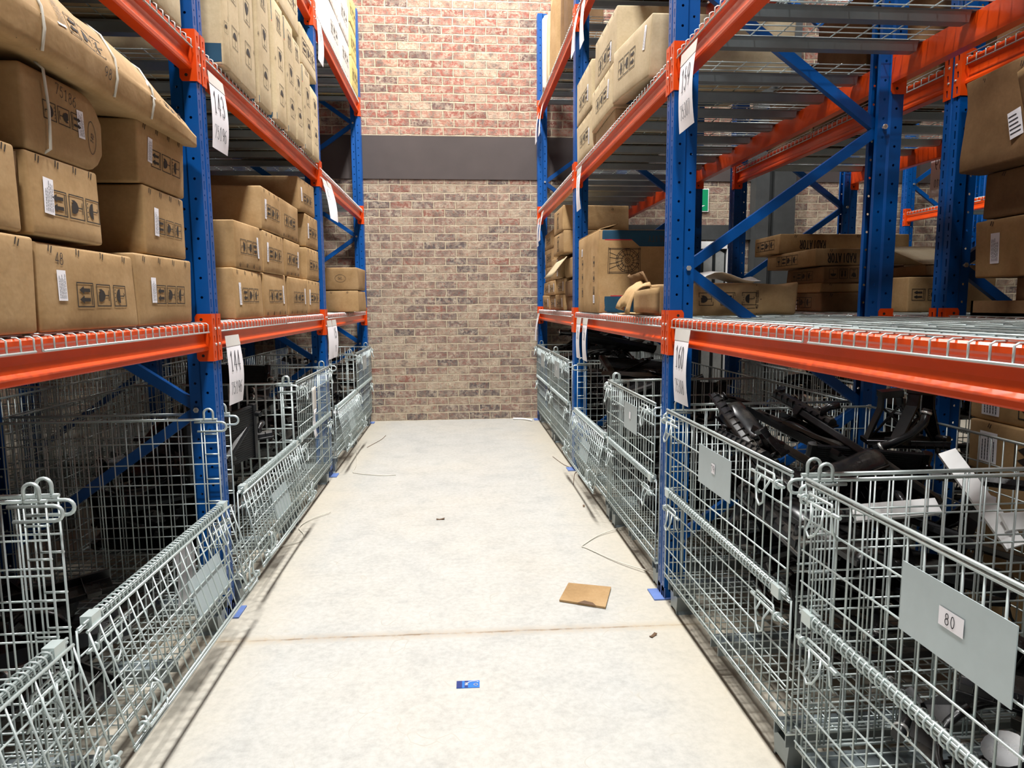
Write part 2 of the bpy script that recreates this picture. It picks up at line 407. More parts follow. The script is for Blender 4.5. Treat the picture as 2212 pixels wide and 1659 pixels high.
# ---------------------------------------------------------------- rack uprights
def post_mesh(hgt=4.25):
    b = MB(); P = .075; n = int(hgt/P)
    def strip(a, c, z0=0, z1=None):  # vertical strip from 2D point a to c
        b.face([(a[0], a[1], z0), (c[0], c[1], z0), (c[0], c[1], z1 or hgt), (a[0], a[1], z1 or hgt)])
    def slots(a, c, first=.5):
        h = .032
        for k in range(n):
            z = k*P
            strip(a, c, z+h, z+.05); strip(a, c, z+.057, z+P)
            # web between slots only; the slot itself stays open
    def holes(a, c, off, r=.0055):
        ax = Vector((a[0], a[1], 0)); cx = Vector((c[0], c[1], 0)); mid = (ax+cx)/2; d = (cx-ax)/2; L = d.length; d.normalize()
        z = 0
        if off: strip(a, c, 0, off)
        while off+z+P <= hgt+1e-6:
            o = off+z; ctr = mid+Vector((0, 0, o+P/2))
            outer = []; inner = []
            for i in range(8):
                t = 2*PI*i/8; cs, sn = math.cos(t), math.sin(t); k = 1/max(abs(cs), abs(sn))
                outer.append(ctr+d*(cs*k*L)+Vector((0, 0, sn*k*P/2))); inner.append(ctr+d*(cs*r)+Vector((0, 0, sn*r)))
            for i in range(8): b.face([outer[i], outer[(i+1) % 8], inner[(i+1) % 8], inner[i]])
            z += P
        if off+z < hgt: strip(a, c, off+z, hgt)
    w = .045
    xs = [-w, -.031, -.024, -.007, -.004, .004, .007, .024, .031, w]; ys = [0, 0, 0, 0, .005, .005, 0, 0, 0, 0]
    for i in range(9):
        a, c = (xs[i], ys[i]), (xs[i+1], ys[i+1])
        if i in (1, 7): slots(a, c)
        else: strip(a, c)
    for sgn in (-1, 1):
        pts = [(sgn*w, 0), (sgn*w, .012), (sgn*w, .044), (sgn*w, .05), (sgn*.037, .058), (sgn*.037, .062), (sgn*.037, .092), (sgn*.037, .1), (sgn*.018, .1)]
        for i in range(8):
            if i == 1: holes(pts[i], pts[i+1], 0)
            elif i == 5: holes(pts[i], pts[i+1], P/2)
            else: strip(pts[i], pts[i+1])
    return b
def upright_frame(fr, rr, D=.96, bolts=True):
    """front nodes fr and rear nodes rr (heights) joined by zig-zag braces"""
    root = empty('rack_upright_frame')
    pm = post_mesh().mesh('post', ['blue'])
    bm = bmesh.new(); bm.from_mesh(pm); bmesh.ops.remove_doubles(bm, verts=bm.verts, dist=1e-5)
    bmesh.ops.recalc_face_normals(bm, faces=bm.faces); bm.to_mesh(pm); bm.free()
    for y, rz in ((0, 0), (D, PI)):
        o = put('post', pm, root); o.location = (0, y, 0); o.rotation_euler = (0, 0, rz)
        md = o.modifiers.new('sheet', 'SOLIDIFY'); md.thickness = .0025
        b = MB(); s = 1 if y == 0 else -1
        b.box((-.055, -.045*s, 0), (.055, .11*s, .006)); b.box((-.05, .0, .006), (.05, .004*s, .05))
        q = b.build('base_plate', 'plate_blue', root); q.location = (0, y, 0)
    nodes = sorted([(z, .075) for z in fr]+[(z, D-.075) for z in rr])
    for (z0, y0), (z1, y1) in zip(nodes[:-1], nodes[1:]):
        b = MB(); a = Vector((0, y0, z0+.0)); c = Vector((0, y1, z1)); d = (c-a).normalized(); n = Vector((1, 0, 0)).cross(d)
        pr = [(-.014, -.02), (.014, -.02), (.014, .02), (-.014, .02)]
        b.extrude(pr, a+d*.012, c-d*.012, (1, 0, 0), n)
        b.build('brace', 'blue', root)
    for z, y in nodes:
        b = MB(); b.tube([(-.052, y, z), (.052, y, z)], .006, 8); b.tube([(-.052, y, z), (-.046, y, z)], .011, 6); b.tube([(.046, y, z), (.052, y, z)], .011, 6)
        b.build('bolt', 'bolt', root)
    return root
ZR = ([.26, 1.42, 2.56, 3.70], [.83, 1.99, 3.13]); ZL = ([.87, 1.99, 3.135], [.29, 1.43, 2.565, 3.7])
XR, XL = .875, -.963
YB = (.5, 2.78, 5.06, 7.34)
fR = upright_frame(*ZR); fL = upright_frame(*ZL)
def frame(proto, first, x, y, rz, label):
    o = proto if first else dup(proto)
    o.location = (x, y, 0); o.rotation_euler = (0, 0, rz); tag(o, label, 'rack upright', 'blue upright frames'); return o
where = ['nearest the camera, mostly out of view', 'between sheets {}', 'one bay beyond it', 'standing against the brick wall']
frame(fR, True, XR, YB[1], -PI/2, 'blue upright frame right of the aisle, behind sheets 159 and 160')
frame(fR, False, XR, YB[0], -PI/2, 'blue upright frame of the right rack, beside the camera')
frame(fR, False, XR, YB[2], -PI/2, 'blue upright frame of the right rack, beside the tall fan-printed carton')
frame(fR, False, XR, YB[3], -PI/2, 'blue upright frame of the right rack, standing against the brick end wall')
frame(fL, True, XL, YB[1], PI/2, 'blue upright frame left of the aisle, behind sheets 143 and 144')
frame(fL, False, XL, YB[0], PI/2, 'blue upright frame of the left rack, beside the camera')
frame(fL, False, XL, YB[2], PI/2, 'blue upright frame of the left rack, behind sheet 147')
frame(fL, False, XL, YB[3], PI/2, 'blue upright frame of the left rack, standing against the brick end wall')
XRB, XLB = 3.04, -3.12   # fronts of the racks standing back to back with these
for k, w in ((1, 'nearest'), (2, 'middle'), (3, 'farthest')):
    if k < 3: frame(fL, False, XRB, YB[k], PI/2, 'blue upright frame of the rack behind the right rack, %s of its two' % ('nearer', 'farther')[k-1])
    frame(fR, False, XLB, YB[k], -PI/2, 'blue upright frame of the rack behind the left rack, %s of its three' % w)
frame(fR, False, 4.97, 7.3, -PI/2, 'blue upright frame of the far right rack across the next aisle')

# ---------------------------------------------------------------- beams
BL = 2.18; BH = .105
def beam(L=BL):
    root = empty('rack_beam')
    b = MB()
    # local: along X, outward is -Y, z from 0 (underside) to BH
    prof = [(.045, 0), (.004, 0), (0, .004), (0, .014), (.003, .019), (.010, .027), (.013, .045), (.013, .066), (.009, .078), (.003, .084), (0, .089), (0, .1), (.005, BH), (.02, BH), (.02, .098), (.045, .098)]
    pr = [(y, z) for y, z in prof]
    b.extrude(pr, (-L/2, .012, 0), (L/2, .012, 0), (0, 1, 0), (0, 0, 1))
    b.build('beam_rail', 'orange', root)
    for s in (-1, 1):
        c = MB(); x0 = s*L/2
        z0, z1 = -.042, .144
        # plate lying on the face of the post, with slots left open
        xa, xb, xc, xd = x0+s*.004, x0+s*.016, x0+s*.026, x0+s*.042
        def pl(xx, yy, za, zb):
            c.box((min(xx, yy), -.006, za), (max(xx, yy), -.002, zb))
        pl(xa, xb, z0, z1); pl(xc, xd, z0, z1)
        zs = [z0, z0+.012, z0+.04, z0+.075, z0+.1, z0+.143, z0+.168, z1]
        for i in range(0, len(zs)-1, 2): pl(xb, xc, zs[i], zs[i+1])
        # flange welded to the beam end
        r = .012; pts = [(-.006, z0), (.05, z0), (.058, z0+r), (.058, z1-r), (.05, z1), (-.006, z1)]
        c.extrude(pts, (x0, 0, 0), (x0+s*.004, 0, 0), (0, 1, 0), (0, 0, 1))
        for zz in (z0+.022, z1-.022):
            c.tube([(x0-s*.0005, .034, zz), (x0+s*.0045, .034, zz)], .006, 10, 1)
        q = c.build('connector', ['orange', 'slot'], root)
        for zz in (z0+.066, z0+.128):
            p = MB(); p.tube([(x0+s*.03, -.006, zz), (x0+s*.03, -.011, zz)], [.006, .004], 8); p.build('pin', 'bolt', q)
    return root
ZB = (1.105, 2.16, 3.245)
beam0 = beam(); first = [True]
def add_beam(x, y, z, rz, label):
    o = beam0 if first[0] else dup(beam0); first[0] = False
    o.location = (x, y, z); o.rotation_euler = (0, 0, rz); tag(o, label, 'rack beam', 'orange shelf beams'); return o
BAY = (1.64, 3.92, 6.20)
LV = ('lower', 'middle', 'upper'); BN = ('nearest', 'middle', 'farthest')
RACKS = [  # name, aisle face x, outward rotation, opposite face x
 ('right rack', XR, -PI/2, XR+.96), ('left rack', XL, PI/2, XL-.96),
 ('rack behind the right one', XRB, PI/2, XRB-.96), ('rack behind the left one', XLB, -PI/2, XLB+.96)]
for nm, xf, rz, xb in RACKS:
    for li in range(3):
        for bi in range(3):
            if nm.startswith('rack behind') and ((bi == 0 and 'left' in nm and li > 0) or (bi == 2 and 'right' in nm)): continue
            add_beam(xf, BAY[bi], ZB[li], rz, 'orange beam, %s edge, %s shelf, %s bay, %s' % ('aisle' if not nm.startswith('rack') else 'outer', LV[li], BN[bi], nm))
            add_beam(xb, BAY[bi], ZB[li], rz+PI, 'orange beam, %s edge, %s shelf, %s bay, %s' % ('rear' if not nm.startswith('rack') else 'inner', LV[li], BN[bi], nm))
add_beam(4.97, 6.16, 2.15, -PI/2, 'orange beam with mesh lip on the far right rack across the next aisle')

# ---------------------------------------------------------------- wire mesh decks
def deck():
    root = empty('mesh_deck')
    # local like the beam: X along the aisle, -Y outward, z = 0 on top of the beams
    Lx = 1.06; D = .96; b = MB(); r = .0024
    n = 22
    for k in range(n+1):
        x = -Lx/2+k*Lx/n
        b.tube([(x, .004, -.028), (x, .004, .004), (x, .012, .0085), (x, D-.012, .0085), (x, D-.004, .004), (x, D-.004, -.028)], r, 5)
    for k in range(10):
        b.tube([(-Lx/2, .03+k*.1033, .0125), (Lx/2, .03+k*.1033, .0125)], r, 5)
    for y in (.001, D-.001):
        b.tube([(-Lx/2, y, -.026), (Lx/2, y, -.026)], .0032, 5)
    b.build('wire_panel', 'wire', root)
    for k in range(4):
        x = -.4+k*.267; c = MB()
        pr = [(-.038, 0), (-.03, -.004), (-.02, -.034), (.02, -.034), (.03, -.004), (.038, 0), (.03, .003), (-.03, .003)]
        c.extrude(pr, (x, .075, 0), (x, D-.075, 0), (1, 0, 0), (0, 0, 1))
        for ya, yb in ((.03, .075), (D-.075, D-.03)):
            c.box((x-.03, ya, -.001), (x+.03, yb, .004))
        c.build('support_channel', 'galv', root)
    return root
deck0 = deck(); dfirst = [True]
for nm, xf, rz, xb in RACKS:
    for li in range(3):
        for bi in range(3):
            if nm.startswith('rack behind') and ((bi == 0 and 'left' in nm) or (bi == 2 and 'right' in nm)): continue
            for hi, hn in ((-1, 'near'), (1, 'far')):
                o = deck0 if dfirst[0] else dup(deck0); dfirst[0] = False
                o.location = (xf, BAY[bi]+hi*.545, ZB[li]+BH-.006); o.rotation_euler = (0, 0, rz)
                tag(o, 'wire mesh deck, %s half, %s shelf, %s bay, %s' % (hn, LV[li], BN[bi], nm), 'shelf deck', 'wire mesh decks')
for hi in (-1, 1):
    o = dup(deck0); o.location = (4.97, 6.16+hi*.545, 2.15+BH-.006); o.rotation_euler = (0, 0, -PI/2)
    tag(o, 'wire mesh deck on the far right rack across the next aisle, %s half' % ('near' if hi < 0 else 'far'), 'shelf deck', 'wire mesh decks')
DZ = [z+BH+.0092 for z in ZB]   # top of the wires on each shelf level

# ---------------------------------------------------------------- wire mesh bins
# local: X along the front (length LB), -Y outward (front at y = 0), depth DB, wires from ZA up to ZT, gate hinge at ZH
LB, DB, ZA, ZH, ZT = 1.06, .87, .125, .5, .835

def mesh_panel(b, w, z0, z1, P, n_v, zs, r=.0025, dbl=()):
    """wires of a flat panel; P(u, z, off) -> 3D, u in [0, w]; off is the distance to the outside"""
    for k in range(n_v+1):
        u = k*w/n_v
        b.tube([P(u, z0, .0), P(u, z1, .0)], r*(1.25 if k in (0, n_v) else 1), 6)
        if k in dbl: b.tube([P(u+.011, z0, 0), P(u+.011, z1, 0)], r, 6)
    for z in zs: b.tube([P(0, z, r*1.8), P(w, z, r*1.8)], r, 6)
def ring(c, ax, ay, r, a0, a1, n=9):
    c, ax, ay = Vector(c), Vector(ax), Vector(ay)
    return [c+ax*(r*math.cos(math.radians(a0+(a1-a0)*i/n)))+ay*(r*math.sin(math.radians(a0+(a1-a0)*i/n))) for i in range(n+1)]
def latch_mesh(s):
    """slide bolt with a bent wire grip; origin at its middle, towards +X*s is the bin corner"""
    b = MB(); y = -.016
    b.tube([(-.085, y, 0), (.105*s*s, y, 0)] if s > 0 else [(.085, y, 0), (-.105, y, 0)], .0048, 8)
    # long loop over the bolt
    b.tube([(-.055*s, y-.002, .004), (-.05*s, y, .02), (.05*s, y, .02), (.058*s, y-.002, .004), (.055*s, y, -.012), (.05*s, y+.012, -.012)], .0034, 6)
    b.tube([(-.055*s, y-.002, .004), (-.058*s, y, -.04), (-.056*s, y+.012, -.06)], .0034, 6)
    # W-shaped grip hanging below
    b.tube([(-.02*s, y-.003, .0), (-.03*s, y-.012, -.03), (-.012*s, y-.018, -.062), (.01*s, y-.02, -.074), (.028*s, y-.018, -.062), (.018*s, y-.012, -.032), (.035*s, y-.003, .0)], .0034, 6)
    b.tube(ring((.075*s, y, 0), (0, 1, 0), (0, 0, 1), .011, 0, 340, 10), .0034, 6)
    return b.mesh('latch', ['wire'])
LAT = {1: latch_mesh(1), -1: latch_mesh(-1)}
def bin_parts():
    P = {}
    b = MB()   # base: frame, floor mesh, skids and feet
    for y in (.004, DB-.004): b.tube([(-LB/2, y, ZA), (LB/2, y, ZA)], .005, 6)
    for x in (-LB/2, LB/2): b.tube([(x, 0, ZA), (x, DB, ZA)], .005, 6)
    for k in range(1, 22): b.tube([(-LB/2+k*LB/22, 0, ZA+.004), (-LB/2+k*LB/22, DB, ZA+.004)], .0026, 5)
    for k in range(1, 18): b.tube([(-LB/2, k*DB/18, ZA-.001), (LB/2, k*DB/18, ZA-.001)], .0026, 5)
    P['floor_mesh'] = b.mesh('floor_mesh', ['wire'])
    b = MB()
    for x in (-LB/2+.05, 0, LB/2-.05):
        b.extrude([(-.035, 0), (-.035, -.045), (-.03, -.045), (-.03, -.005), (.03, -.005), (.03, -.045), (.035, -.045), (.035, 0)], (x, .01, ZA-.006), (x, DB-.01, ZA-.006), (1, 0, 0), (0, 0, 1))
    P['skid'] = b.mesh('skid', ['galv'])
    b = MB(); w = .045
    pr = [(-w, .075), (w, .075), (w*.8, .012), (w*.95, 0), (w*.7, 0), (w*.6, .012), (-w*.6, .012), (-w*.7, 0), (-w*.95, 0), (-w*.8, .012)]
    b.extrude(pr, (0, -.04, 0), (0, .04, 0), (1, 0, 0), (0, 0, 1))
    P['foot'] = b.mesh('foot', ['galv'])
    zfull = [ZA+.012, .185, .245, .32, .41, ZH, .58, .66, .745, ZT]
    b = MB()
    mesh_panel(b, LB, ZA, ZT, lambda u, z, o: Vector((-LB/2+u, DB+o, z)), 21, zfull); b.tube([(-LB/2, DB, ZT+.004), (LB/2, DB, ZT+.004)], .0042, 6)
    P['back_panel'] = b.mesh('back_panel', ['wire'])
    for s in (-1, 1):
        b = MB()
        mesh_panel(b, DB-.03, ZA, ZT, lambda u, z, o: Vector((s*(LB/2+o*.3), .015+u, z)), 17, zfull, dbl=(1, 9, 16))
        b.tube([(s*LB/2, .012, ZT+.004), (s*LB/2, DB, ZT+.004)], .0045, 6)
        # small ladder close to the front corner and the stacking hooks
        for z in (.24, .33, .42, .51, .6, .7, .78): b.tube([(s*LB/2, .012, z), (s*LB/2, .065, z)], .003, 6)
        P['side_panel%d' % s] = b.mesh('side_panel', ['wire'])
        b = MB()
        b.tube([(s*LB/2, .028, ZT)]+ring((s*LB/2, .045, ZT+.028), (0, -1, 0), (0, 0, 1), .017, 0, 180, 8)+[(s*LB/2, .062, ZT)], .0045, 7)
        b.tube([(s*LB/2, .10, ZT-.008), (s*LB/2, -.0, ZT-.008)]+ring((s*LB/2, -.002, ZT-.026), (0, 1, 0), (0, 0, 1), .018, 90, 270, 8)[1:]+[(s*LB/2, .09, ZT-.044)], .0045, 7)
        P['hook_loop%d' % s] = b.mesh('hook_loop', ['wire'])
    b = MB()
    mesh_panel(b, LB, ZA, ZH, lambda u, z, o: Vector((-LB/2+u, -o, z)), 21, [ZA+.02, .185, .26, .345, .435]); b.tube([(-LB/2, -.004, ZH-.003), (LB/2, -.004, ZH-.003)], .0042, 6)
    P['front_panel'] = b.mesh('front_panel', ['wire'])
    b = MB(); h = ZT-ZH   # gate in its own frame: hinge at the origin, going up
    mesh_panel(b, LB-.02, .012, h, lambda u, z, o: Vector((-LB/2+.01+u, -o, z)), 21, [.08, .16, .245])
    for z, r in ((.012, .0042), (h-.004, .0042), (h+.006, .0042)): b.tube([(-LB/2+.006, 0, z), (LB/2-.006, 0, z)], r, 6)
    P['gate'] = b.mesh('gate', ['wire'])
    b = MB(); n = 42; pts = []
    for i in range(n*9+1):
        t = 2*PI*i/9; pts.append((-LB/2+.075+(LB-.15)*i/(n*9), -.004+.0155*math.cos(t), ZH+.004+.0155*math.sin(t)))
    b.tube(pts, .0024, 4)
    for dy, dz in ((-.011, .008), (.003, -.004)): b.tube([(-LB/2+.01, dy, ZH+.003+dz), (LB/2-.01, dy, ZH+.003+dz)], .0036, 6)
    for s in (-1, 1): b.box((s*(LB/2-.055)-.022, -.019, ZH-.012), (s*(LB/2-.055)+.022, .009, ZH+.02))
    P['hinge_coil'] = b.mesh('hinge_coil', ['wire'])
    b = MB(); b.box((-.14, -.002, -.068), (.14, .0, .068)); P['sign_plate'] = b.mesh('sign_plate', ['plate'])
    return P
BP = bin_parts()
bin_no = [0]
def wire_bin(x, y, rz, label, gate=True, plate=None, tagtext=None, group='wire mesh bins', open_deg=169, plain_tag=False, sx=1.0, front_detail=True):
    r = empty('wire_mesh_bin', (x, y, 0), rz); r.scale = (sx, 1, 1); tag(r, label, 'wire bin', group)
    for k in ('floor_mesh', 'skid', 'back_panel', 'front_panel', 'hinge_coil', 'side_panel1', 'side_panel-1', 'hook_loop1', 'hook_loop-1'):
        put(k.rstrip('-1'), BP[k], r)
    for ss in (-1, 1):
        for yy in (.06, DB-.06):
            o = put('foot', BP['foot'], r); o.location = (ss*(LB/2-.06), yy, 0)
    g = put('gate', BP['gate'], r); g.location = (0, -.008, ZH+.004)
    if not gate:
        g.location = (0, -.018, ZH+.004); g.rotation_euler = (math.radians(open_deg), 0, 0)
    if front_detail:
        for s in (-1, 1):
            o = put('latch', LAT[s], g); o.location = (s*(LB/2-.115), -.004 if gate else .004, ZT-ZH-.035)
            if not gate: o.rotation_euler = (0, 0, PI); o.data = LAT[-s]
            o = put('latch', LAT[s], r); o.location = (s*(LB/2-.115), 0, ZH-.062)
    if plate is not None:
        p = put('sign_plate', BP['sign_plate'], g); p.location = (plate, -.009, .215 if gate else .19)
        if tagtext is not None:
            b = MB()
            w = .062 if not plain_tag else .03; h = .034 if not plain_tag else .034
            b.face([(-w/2, -.0035, -h/2), (w/2, -.0035, -h/2), (w/2, -.0035, h/2), (-w/2, -.0035, h/2)])
            if tagtext: strokes(b, text_polys(tagtext, .021, .8, .72), lambda a, c: (a, -.0042, c), .0016, 1)
            q = b.build('number_tag', ['paper', 'penink'], p); q.location = (.0, 0, 0.01)
    return r
FX, LX = .862, -.932
wire_bin(FX, 1.062, -PI/2, 'wire mesh bin with plate marked 80, front right', True, .02, '80', sx=.955)
wire_bin(FX, 2.155, -PI/2, 'wire mesh bin with plate marked 79, heaped with black car parts, right of the aisle', True, .02, '79', plain_tag=True)
wire_bin(FX, 3.303, -PI/2, 'wire mesh bin with gate closed, just beyond the blue post holding sheet 160', True, .085, '', plain_tag=True, sx=.885)
wire_bin(FX, 4.345, -PI/2, 'wire mesh bin on the right with its gate folded down', False, .05, None, sx=1.02)
wire_bin(FX, 5.65, -PI/2, 'wire mesh bin second from the brick wall, right of the aisle', True, -.05, '', plain_tag=True)
wire_bin(FX, 6.73, -PI/2, 'wire mesh bin right of the aisle, up against the brick wall', True, .08, '', plain_tag=True)
wire_bin(LX, 1.068, PI/2, 'wire mesh bin with folded gate in the bottom left corner', False, None, None, open_deg=166, sx=.97)
wire_bin(LX, 2.16, PI/2, 'wire mesh bin with folded gate, left, in front of the nearest blue post', False, .16, None, open_deg=164)
wire_bin(LX, 3.36, PI/2, 'wire mesh bin with folded gate under sheet 144, left of the aisle', False, -.02, None, open_deg=168, sx=.985)
wire_bin(LX, 4.405, PI/2, 'wire mesh bin with closed gate and a torn paper, left of the aisle', True, None, None, sx=.95)
wire_bin(LX, 5.65, PI/2, 'wire mesh bin with folded gate, second from the brick wall, left of the aisle', False, .0, None, open_deg=170)
wire_bin(LX, 6.73, PI/2, 'wire mesh bin with closed gate left of the aisle, up against the brick wall', True, -.05, '', plain_tag=True)
for y, w in ((3.375, 'nearer'), (4.455, 'farther')):
    wire_bin(3.02, y, PI/2, 'wire mesh bin under the rack behind the right one, %s of two' % w, True, None, None, 'bins under the rack behind the right one', front_detail=False)
for y, w in ((2.16, 'nearest'), (3.375, 'second nearest'), (4.46, 'middle'), (5.65, 'fourth'), (6.73, 'farthest')):
    wire_bin(-3.10, y, -PI/2, 'wire mesh bin under the rack behind the left one, %s of five' % w, True, None, None, 'bins under the rack behind the left one', front_detail=False)

# papers fixed to bins
def bin_paper(x, y, z, w, h, rz, label, tilt=0, name='paper_note', curl=.0, mat='paper'):
    b = MB(); b.grid(lambda u, v: Vector(((u-.5)*w, -curl*math.sin(v*PI), -v*h)), 2, 6, 0)
    o = b.build(name, [mat]); o.location = (x, y, z); o.rotation_euler = (tilt, 0, rz)
    md = o.modifiers.new('sheet', 'SOLIDIFY'); md.thickness = .0006
    return tag(o, label, 'paper note')
bin_paper(LX+.017, 4.33, .765, .12, .155, PI/2, 'beige torn paper note on the closed gate left of the aisle', mat='tape')
bin_paper(LX+.018, 4.34, .62, .075, .18, PI/2, 'white paper strip hanging below the torn beige note, left of the aisle', curl=-.01, name='paper_strip')
bin_paper(LX-.012, 2.30, .47, .15, .2, PI/2, 'crumpled white paper behind the folded gate of the bin at the nearest left post', curl=.006)

# ---------------------------------------------------------------- black car parts in the bins
def part_tank():
    r = empty('radiator_end_tank'); b = MB(); L = .62
    pr = [(-.035, 0), (-.03, .03), (-.012, .05), (.012, .05), (.03, .03), (.035, 0)]
    b.extrude(pr, (-L/2, 0, 0), (L/2, 0, 0), (0, 1, 0), (0, 0, 1)); b.box((-L/2-.008, -.042, -.012), (L/2+.008, .042, .002))
    for k in range(9): b.box((-L/2+.04+k*.066, -.037, 0), (-L/2+.046+k*.066, .037, .047))
    b.build('tank_body', 'black', r)
    b = MB(); b.tube([(L/2-.09, 0, .03), (L/2-.09, .0, .075), (L/2-.075, .03, .1), (L/2-.06, .09, .105)], [.022, .022, .022, .024], 12); b.build('pipe_stub', 'black', r)
    b = MB(); b.tube([(-L/2+.06, 0, .03), (-L/2+.06, 0, .068)], [.026, .024], 12); b.tube([(-L/2+.06, 0, .068), (-L/2+.06, 0, .078)], .031, 12); b.build('filler_cap', 'black', r)
    return r
def part_trough():
    r = empty('plastic_channel'); b = MB(); L = .84
    pr = [(-.06, .05), (-.052, .05), (-.04, .008), (.04, .008), (.052, .05), (.06, .05), (.046, 0), (-.046, 0)]
    b.extrude(pr, (-L/2, 0, 0), (L/2, 0, 0), (0, 1, 0), (0, 0, 1)); b.build('channel_body', 'black', r)
    for k in range(5):
        b = MB(); x = -L/2+.1+k*.155; b.face([(x, -.042, .008), (x, .042, .008), (x, .05, .045), (x, -.05, .045)]); b.face([(x+.004, -.05, .045), (x+.004, .05, .045), (x+.004, .042, .008), (x+.004, -.042, .008)])
        b.box((x, -.05, .042), (x+.004, .05, .046)); b.build('stiffening_rib', 'black', r)
    b = MB(); b.box((L/2-.12, -.075, .03), (L/2-.06, -.055, .06)); b.build('mounting_tab', 'black', r)
    b = MB(); b.box((-L/2+.1, .055, .02), (-L/2+.18, .085, .05)); b.build('mounting_tab', 'black', r)
    return r
def part_radiator():
    r = empty('car_radiator'); b = MB(); L, w = .58, .36
    b.box((-L/2, -.013, -w/2), (L/2, .013, w/2))
    for k in range(24): b.box((-L/2, -.016, -w/2+.004+k*.015), (L/2, .016, -w/2+.007+k*.015))
    b.build('core', 'fins', r)
    for s in (-1, 1):
        b = MB(); b.extrude([(-.025, 0), (-.025, .03), (-.012, .05), (.012, .05), (.025, .03), (.025, 0)], (s*L/2, 0, -w/2-.01), (s*L/2, 0, w/2+.01), (0, 1, 0), (s, 0, 0))
        b.tube([(s*(L/2+.025), 0, s*.12), (s*(L/2+.025), -.06, s*.12)], .019, 12); b.build('end_tank', 'black', r)
    return r
def part_shroud():
    r = empty('fan_shroud'); b = MB()
    b.tube(ring((0, 0, 0), (1, 0, 0), (0, 1, 0), .17, 0, 360, 28), .014, 6); 
    for i in range(12):
        a, c = 2*PI*i/12, 2*PI*(i+1)/12
        b.face([(.18*math.cos(a), .18*math.sin(a), 0), (.18*math.cos(c), .18*math.sin(c), 0), (.22*max(-1, min(1, 1.25*math.cos(c))), .19*max(-1, min(1, 1.25*math.sin(c))), .03), (.22*max(-1, min(1, 1.25*math.cos(a))), .19*max(-1, min(1, 1.25*math.sin(a))), .03)])
    for i in range(5):
        a = 2*PI*i/5; b.tube([(.05*math.cos(a), .05*math.sin(a), 0), (.17*math.cos(a), .17*math.sin(a), 0)], .007, 5)
    b.tube([(0, 0, -.02), (0, 0, .025)], .055, 16)
    q = b.build('shroud_ring', 'black', r); md = q.modifiers.new('skin', 'SOLIDIFY'); md.thickness = .003
    b = MB(); b.box((.2, .1, 0), (.27, .13, .05)); b.build('mounting_tab', 'black', r)
    b = MB(); b.box((-.27, -.13, 0), (-.2, -.1, .05)); b.build('mounting_tab', 'black', r)
    return r
def part_bracket():
    r = empty('plastic_bracket'); b = MB()
    out = [(-.11, 0), (.11, 0), (.045, .14), (.04, .2), (-.04, .2), (-.045, .14)]
    inn = [(-.085, .015), (.085, .015), (.032, .135), (-.032, .135)]
    b.box((-.115, -.04, -.01), (.115, .04, .012)); b.box((-.045, -.03, .185), (.045, .03, .215))
    for s in (-1, 1):
        b.extrude([(s*.11, 0), (s*.1, 0), (s*.035, .14), (s*.03, .2), (s*.04, .2), (s*.047, .14)], (0, -.025, 0), (0, .025, 0), (1, 0, 0), (0, 0, 1))
        b.extrude([(s*.09, .01), (s*.08, .01), (-s*.036, .135), (-s*.028, .14)], (0, -.006, 0), (0, .006, 0), (1, 0, 0), (0, 0, 1))
    b.box((-.09, -.002, .01), (.09, .002, .03)); b.build('bracket_body', 'black', r)
    b = MB(); b.tube([(.07, -.03, .03), (.07, -.075, .03)], .013, 10); b.build('peg', 'black', r)
    return r
def part_hose():
    r = empty('bent_hose'); b = MB()
    pts = [(-.2, 0, 0), (-.1, .01, .01), (0, .03, .02), (.08, .08, .03), (.12, .15, .05)]
    b.tube(pts, .024, 12); b.build('hose_body', 'black', r)
    b = MB(); b.tube([(-.17, .003, .003), (-.155, .005, .005)], .0285, 12); b.build('clamp', 'bolt', r); b = MB(); b.tube([(.105, .125, .043), (.112, .137, .046)], .0285, 12); b.build('clamp', 'bolt', r)
    return r
def part_panel():
    r = empty('moulded_panel'); b = MB()
    b.grid(lambda u, v: Vector(((u-.5)*.66, (v-.5)*.2, .05*math.sin(v*PI)**.7+.012*math.sin(u*9))), 14, 8)
    q = b.build('panel_skin', 'black', r); md = q.modifiers.new('skin', 'SOLIDIFY'); md.thickness = .005
    b = MB(); b.box((-.33, -.1, -.004), (.33, -.088, .03)); b.build('panel_rib', 'black', r)
    return r
PROTO = [part_tank(), part_trough(), part_radiator(), part_shroud(), part_bracket(), part_hose(), part_panel()]
for _p in PROTO:
    for _c in _p.children:
        if any(w in _c.name for w in ('tank', 'channel', 'bracket', 'rib', 'tab', 'core')):
            _b = _c.modifiers.new('edge', 'BEVEL'); _b.width = .0025; _b.segments = 2; _b.limit_method = 'ANGLE'
KIND = ['radiator end tank', 'plastic channel', 'car radiator', 'fan shroud', 'plastic bracket', 'bent hose', 'moulded panel']
used = [False]*7
def car_part(k, loc, rot, label, group=None, sc=1.0):
    o = PROTO[k] if not used[k] else dup(PROTO[k]); used[k] = True
    o.location = loc; o.rotation_euler = rot; o.scale = (sc, sc, sc); tag(o, label, 'car part', group); return o
def corners(k):
    out = []
    for ch in PROTO[k].children:
        co = [v.co for v in ch.data.vertices]
        lo = [min(c[i] for c in co) for i in range(3)]; hi = [max(c[i] for c in co) for i in range(3)]
        out += [Vector((x, y, z)) for x in (lo[0], hi[0]) for y in (lo[1], hi[1]) for z in (lo[2], hi[2])]
    return out
CORN = [corners(k) for k in range(7)]
def reach(k, rot, sc=1.0):
    R = Euler(rot).to_matrix(); q = [(R @ c)*sc for c in CORN[k]]
    return [min(p[i] for p in q) for i in range(3)], [max(p[i] for p in q) for i in range(3)]
def R3(a, b, c): return (math.radians(a), math.radians(b), math.radians(c))
